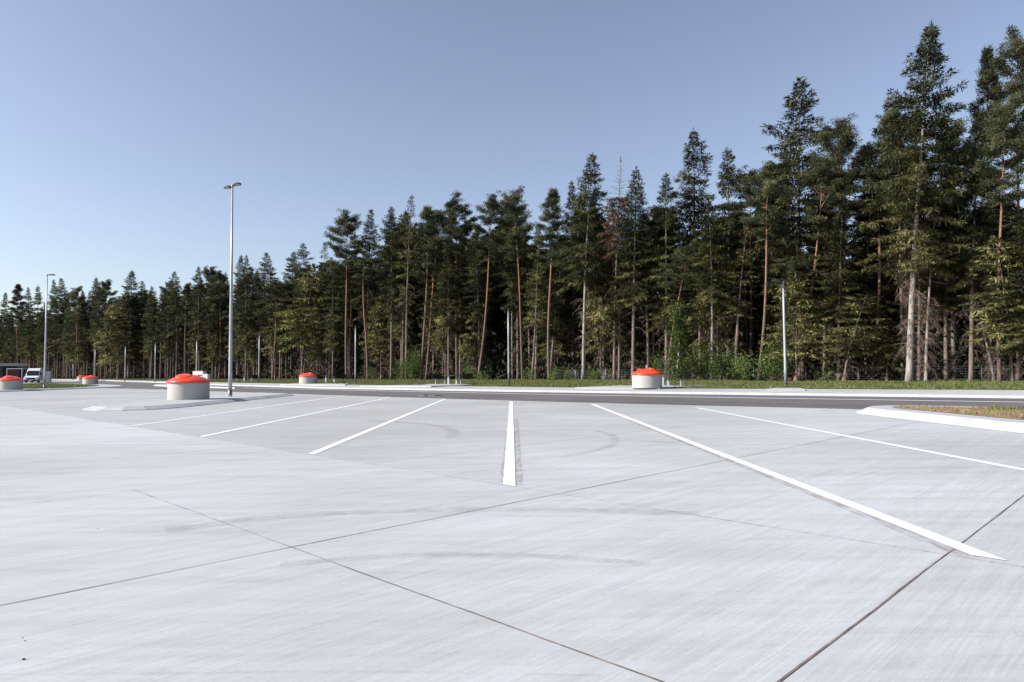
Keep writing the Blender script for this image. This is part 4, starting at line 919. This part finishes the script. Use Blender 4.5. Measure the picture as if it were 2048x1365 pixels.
# ------------------------------------------------------------------ grass
def blades(name, pts, h, wd, mat, label, per=4, seed=1):
    g = np.random.default_rng(seed); lv = Leaves(g); n = len(pts); p = np.repeat(pts, per, 0) + np.concatenate([g.normal(size=(n*per, 2))*.05, np.zeros((n*per, 1))], 1)
    d = g.normal(size=(n*per, 3))*.38 + np.array([0, 0, 1.]); l = h*g.uniform(.45, 1.25, n*per)
    lv.kites(p, d, l, wd*g.uniform(.6, 1.4, n*per), 0)
    o = link(bpy.data.objects.new(name, lv.mesh(name, [M[mat]]))); tag(o, label, 'grass', kind='stuff'); return o
g = np.random.default_rng(3); pts = []
for t0, t1, n in ((0, 15, 3000), (-60, 0, 42000), (-120, -60, 16000), (-260, -120, 14000)):
    for k in range(n):
        t_ = g.uniform(t0, t1); a_ = Gg(t_) + .1; b_ = FOREST_S + 4; s_ = a_ + (b_ - a_)*g.random()**.8
        p = ST(s_, t_); pts.append((p.x, p.y, ground_z(s_, t_)))
pts = np.array(pts); cl = np.sin(pts[:, 0]*.9) + np.sin(pts[:, 1]*.7 + 1) + g.normal(size=len(pts))*.8
B_path = [P(a, b, .25) for a, b in ((1150, 775.5), (1232, 771.8), (1425, 770.6), (1425, 771.6), (1318, 776.4))]
def inside(px_, py_, poly):
    c = False; n = len(poly)
    for i in range(n):
        x1, y1, x2, y2 = poly[i].x, poly[i].y, poly[i-1].x, poly[i-1].y
        if (y1 > py_) != (y2 > py_) and px_ < (x2-x1)*(py_-y1)/(y2-y1) + x1: c = not c
    return c
paths = [B_path, [P(a, b, .25) for a, b in ((720, 771.8), (845, 770.4), (860, 768.6), (950, 768.6), (940, 770.6), (862, 772.6))]]
keep = np.array([not any(inside(x, y, q) for q in paths) for x, y, z in pts])
pts = pts[keep]; cl = cl[keep]
blades('grass', pts[cl < 1.0], .10, .028, 'grass', 'fresh green grass growing on the verge before the wood', 4, 2)
blades('tall_grass', pts[cl >= 1.0], .19, .024, 'grass', 'taller weedy tufts standing in the verge grass', 5, 4)
ip = []; turf = [[Vector(v) for v in LG], [Vector(v) for v in LG2]]
while len(ip) < 9000:
    x, y = g.uniform(-64, -39), g.uniform(49, 96)
    if any(inside(x, y, q) for q in turf): ip.append((x, y, .128))
blades('island_grass', np.array(ip), .16, .04, 'grass', 'short green grass on the left island around the tall lamp', 4, 5)
ip = []; sp = []; cent = g.uniform(0, 1, (60, 2))*np.array([15, 20]) + np.array([10, 3])
while len(ip) < 2600:
    if g.random() < .75: c = cent[g.integers(0, 60)]; x, y = c + g.normal(size=2)*.33
    else: x, y = g.uniform(10, 24), g.uniform(4, 22)
    if inside(x, y, inn): ip.append((x, y, .165))
while len(sp) < 4000:
    x, y = g.uniform(10, 24), g.uniform(4, 22)
    if inside(x, y, inn): sp.append((x, y, .165))
blades('sparse_grass', np.array(ip), .10, .014, 'grass', 'patchy green tufts growing through the mulch of the right island', 5, 6)
o = blades('straw_mulch', np.array(sp), .05, .02, 'straw', 'dry straw and bark litter over the soil of the right island', 3, 7)
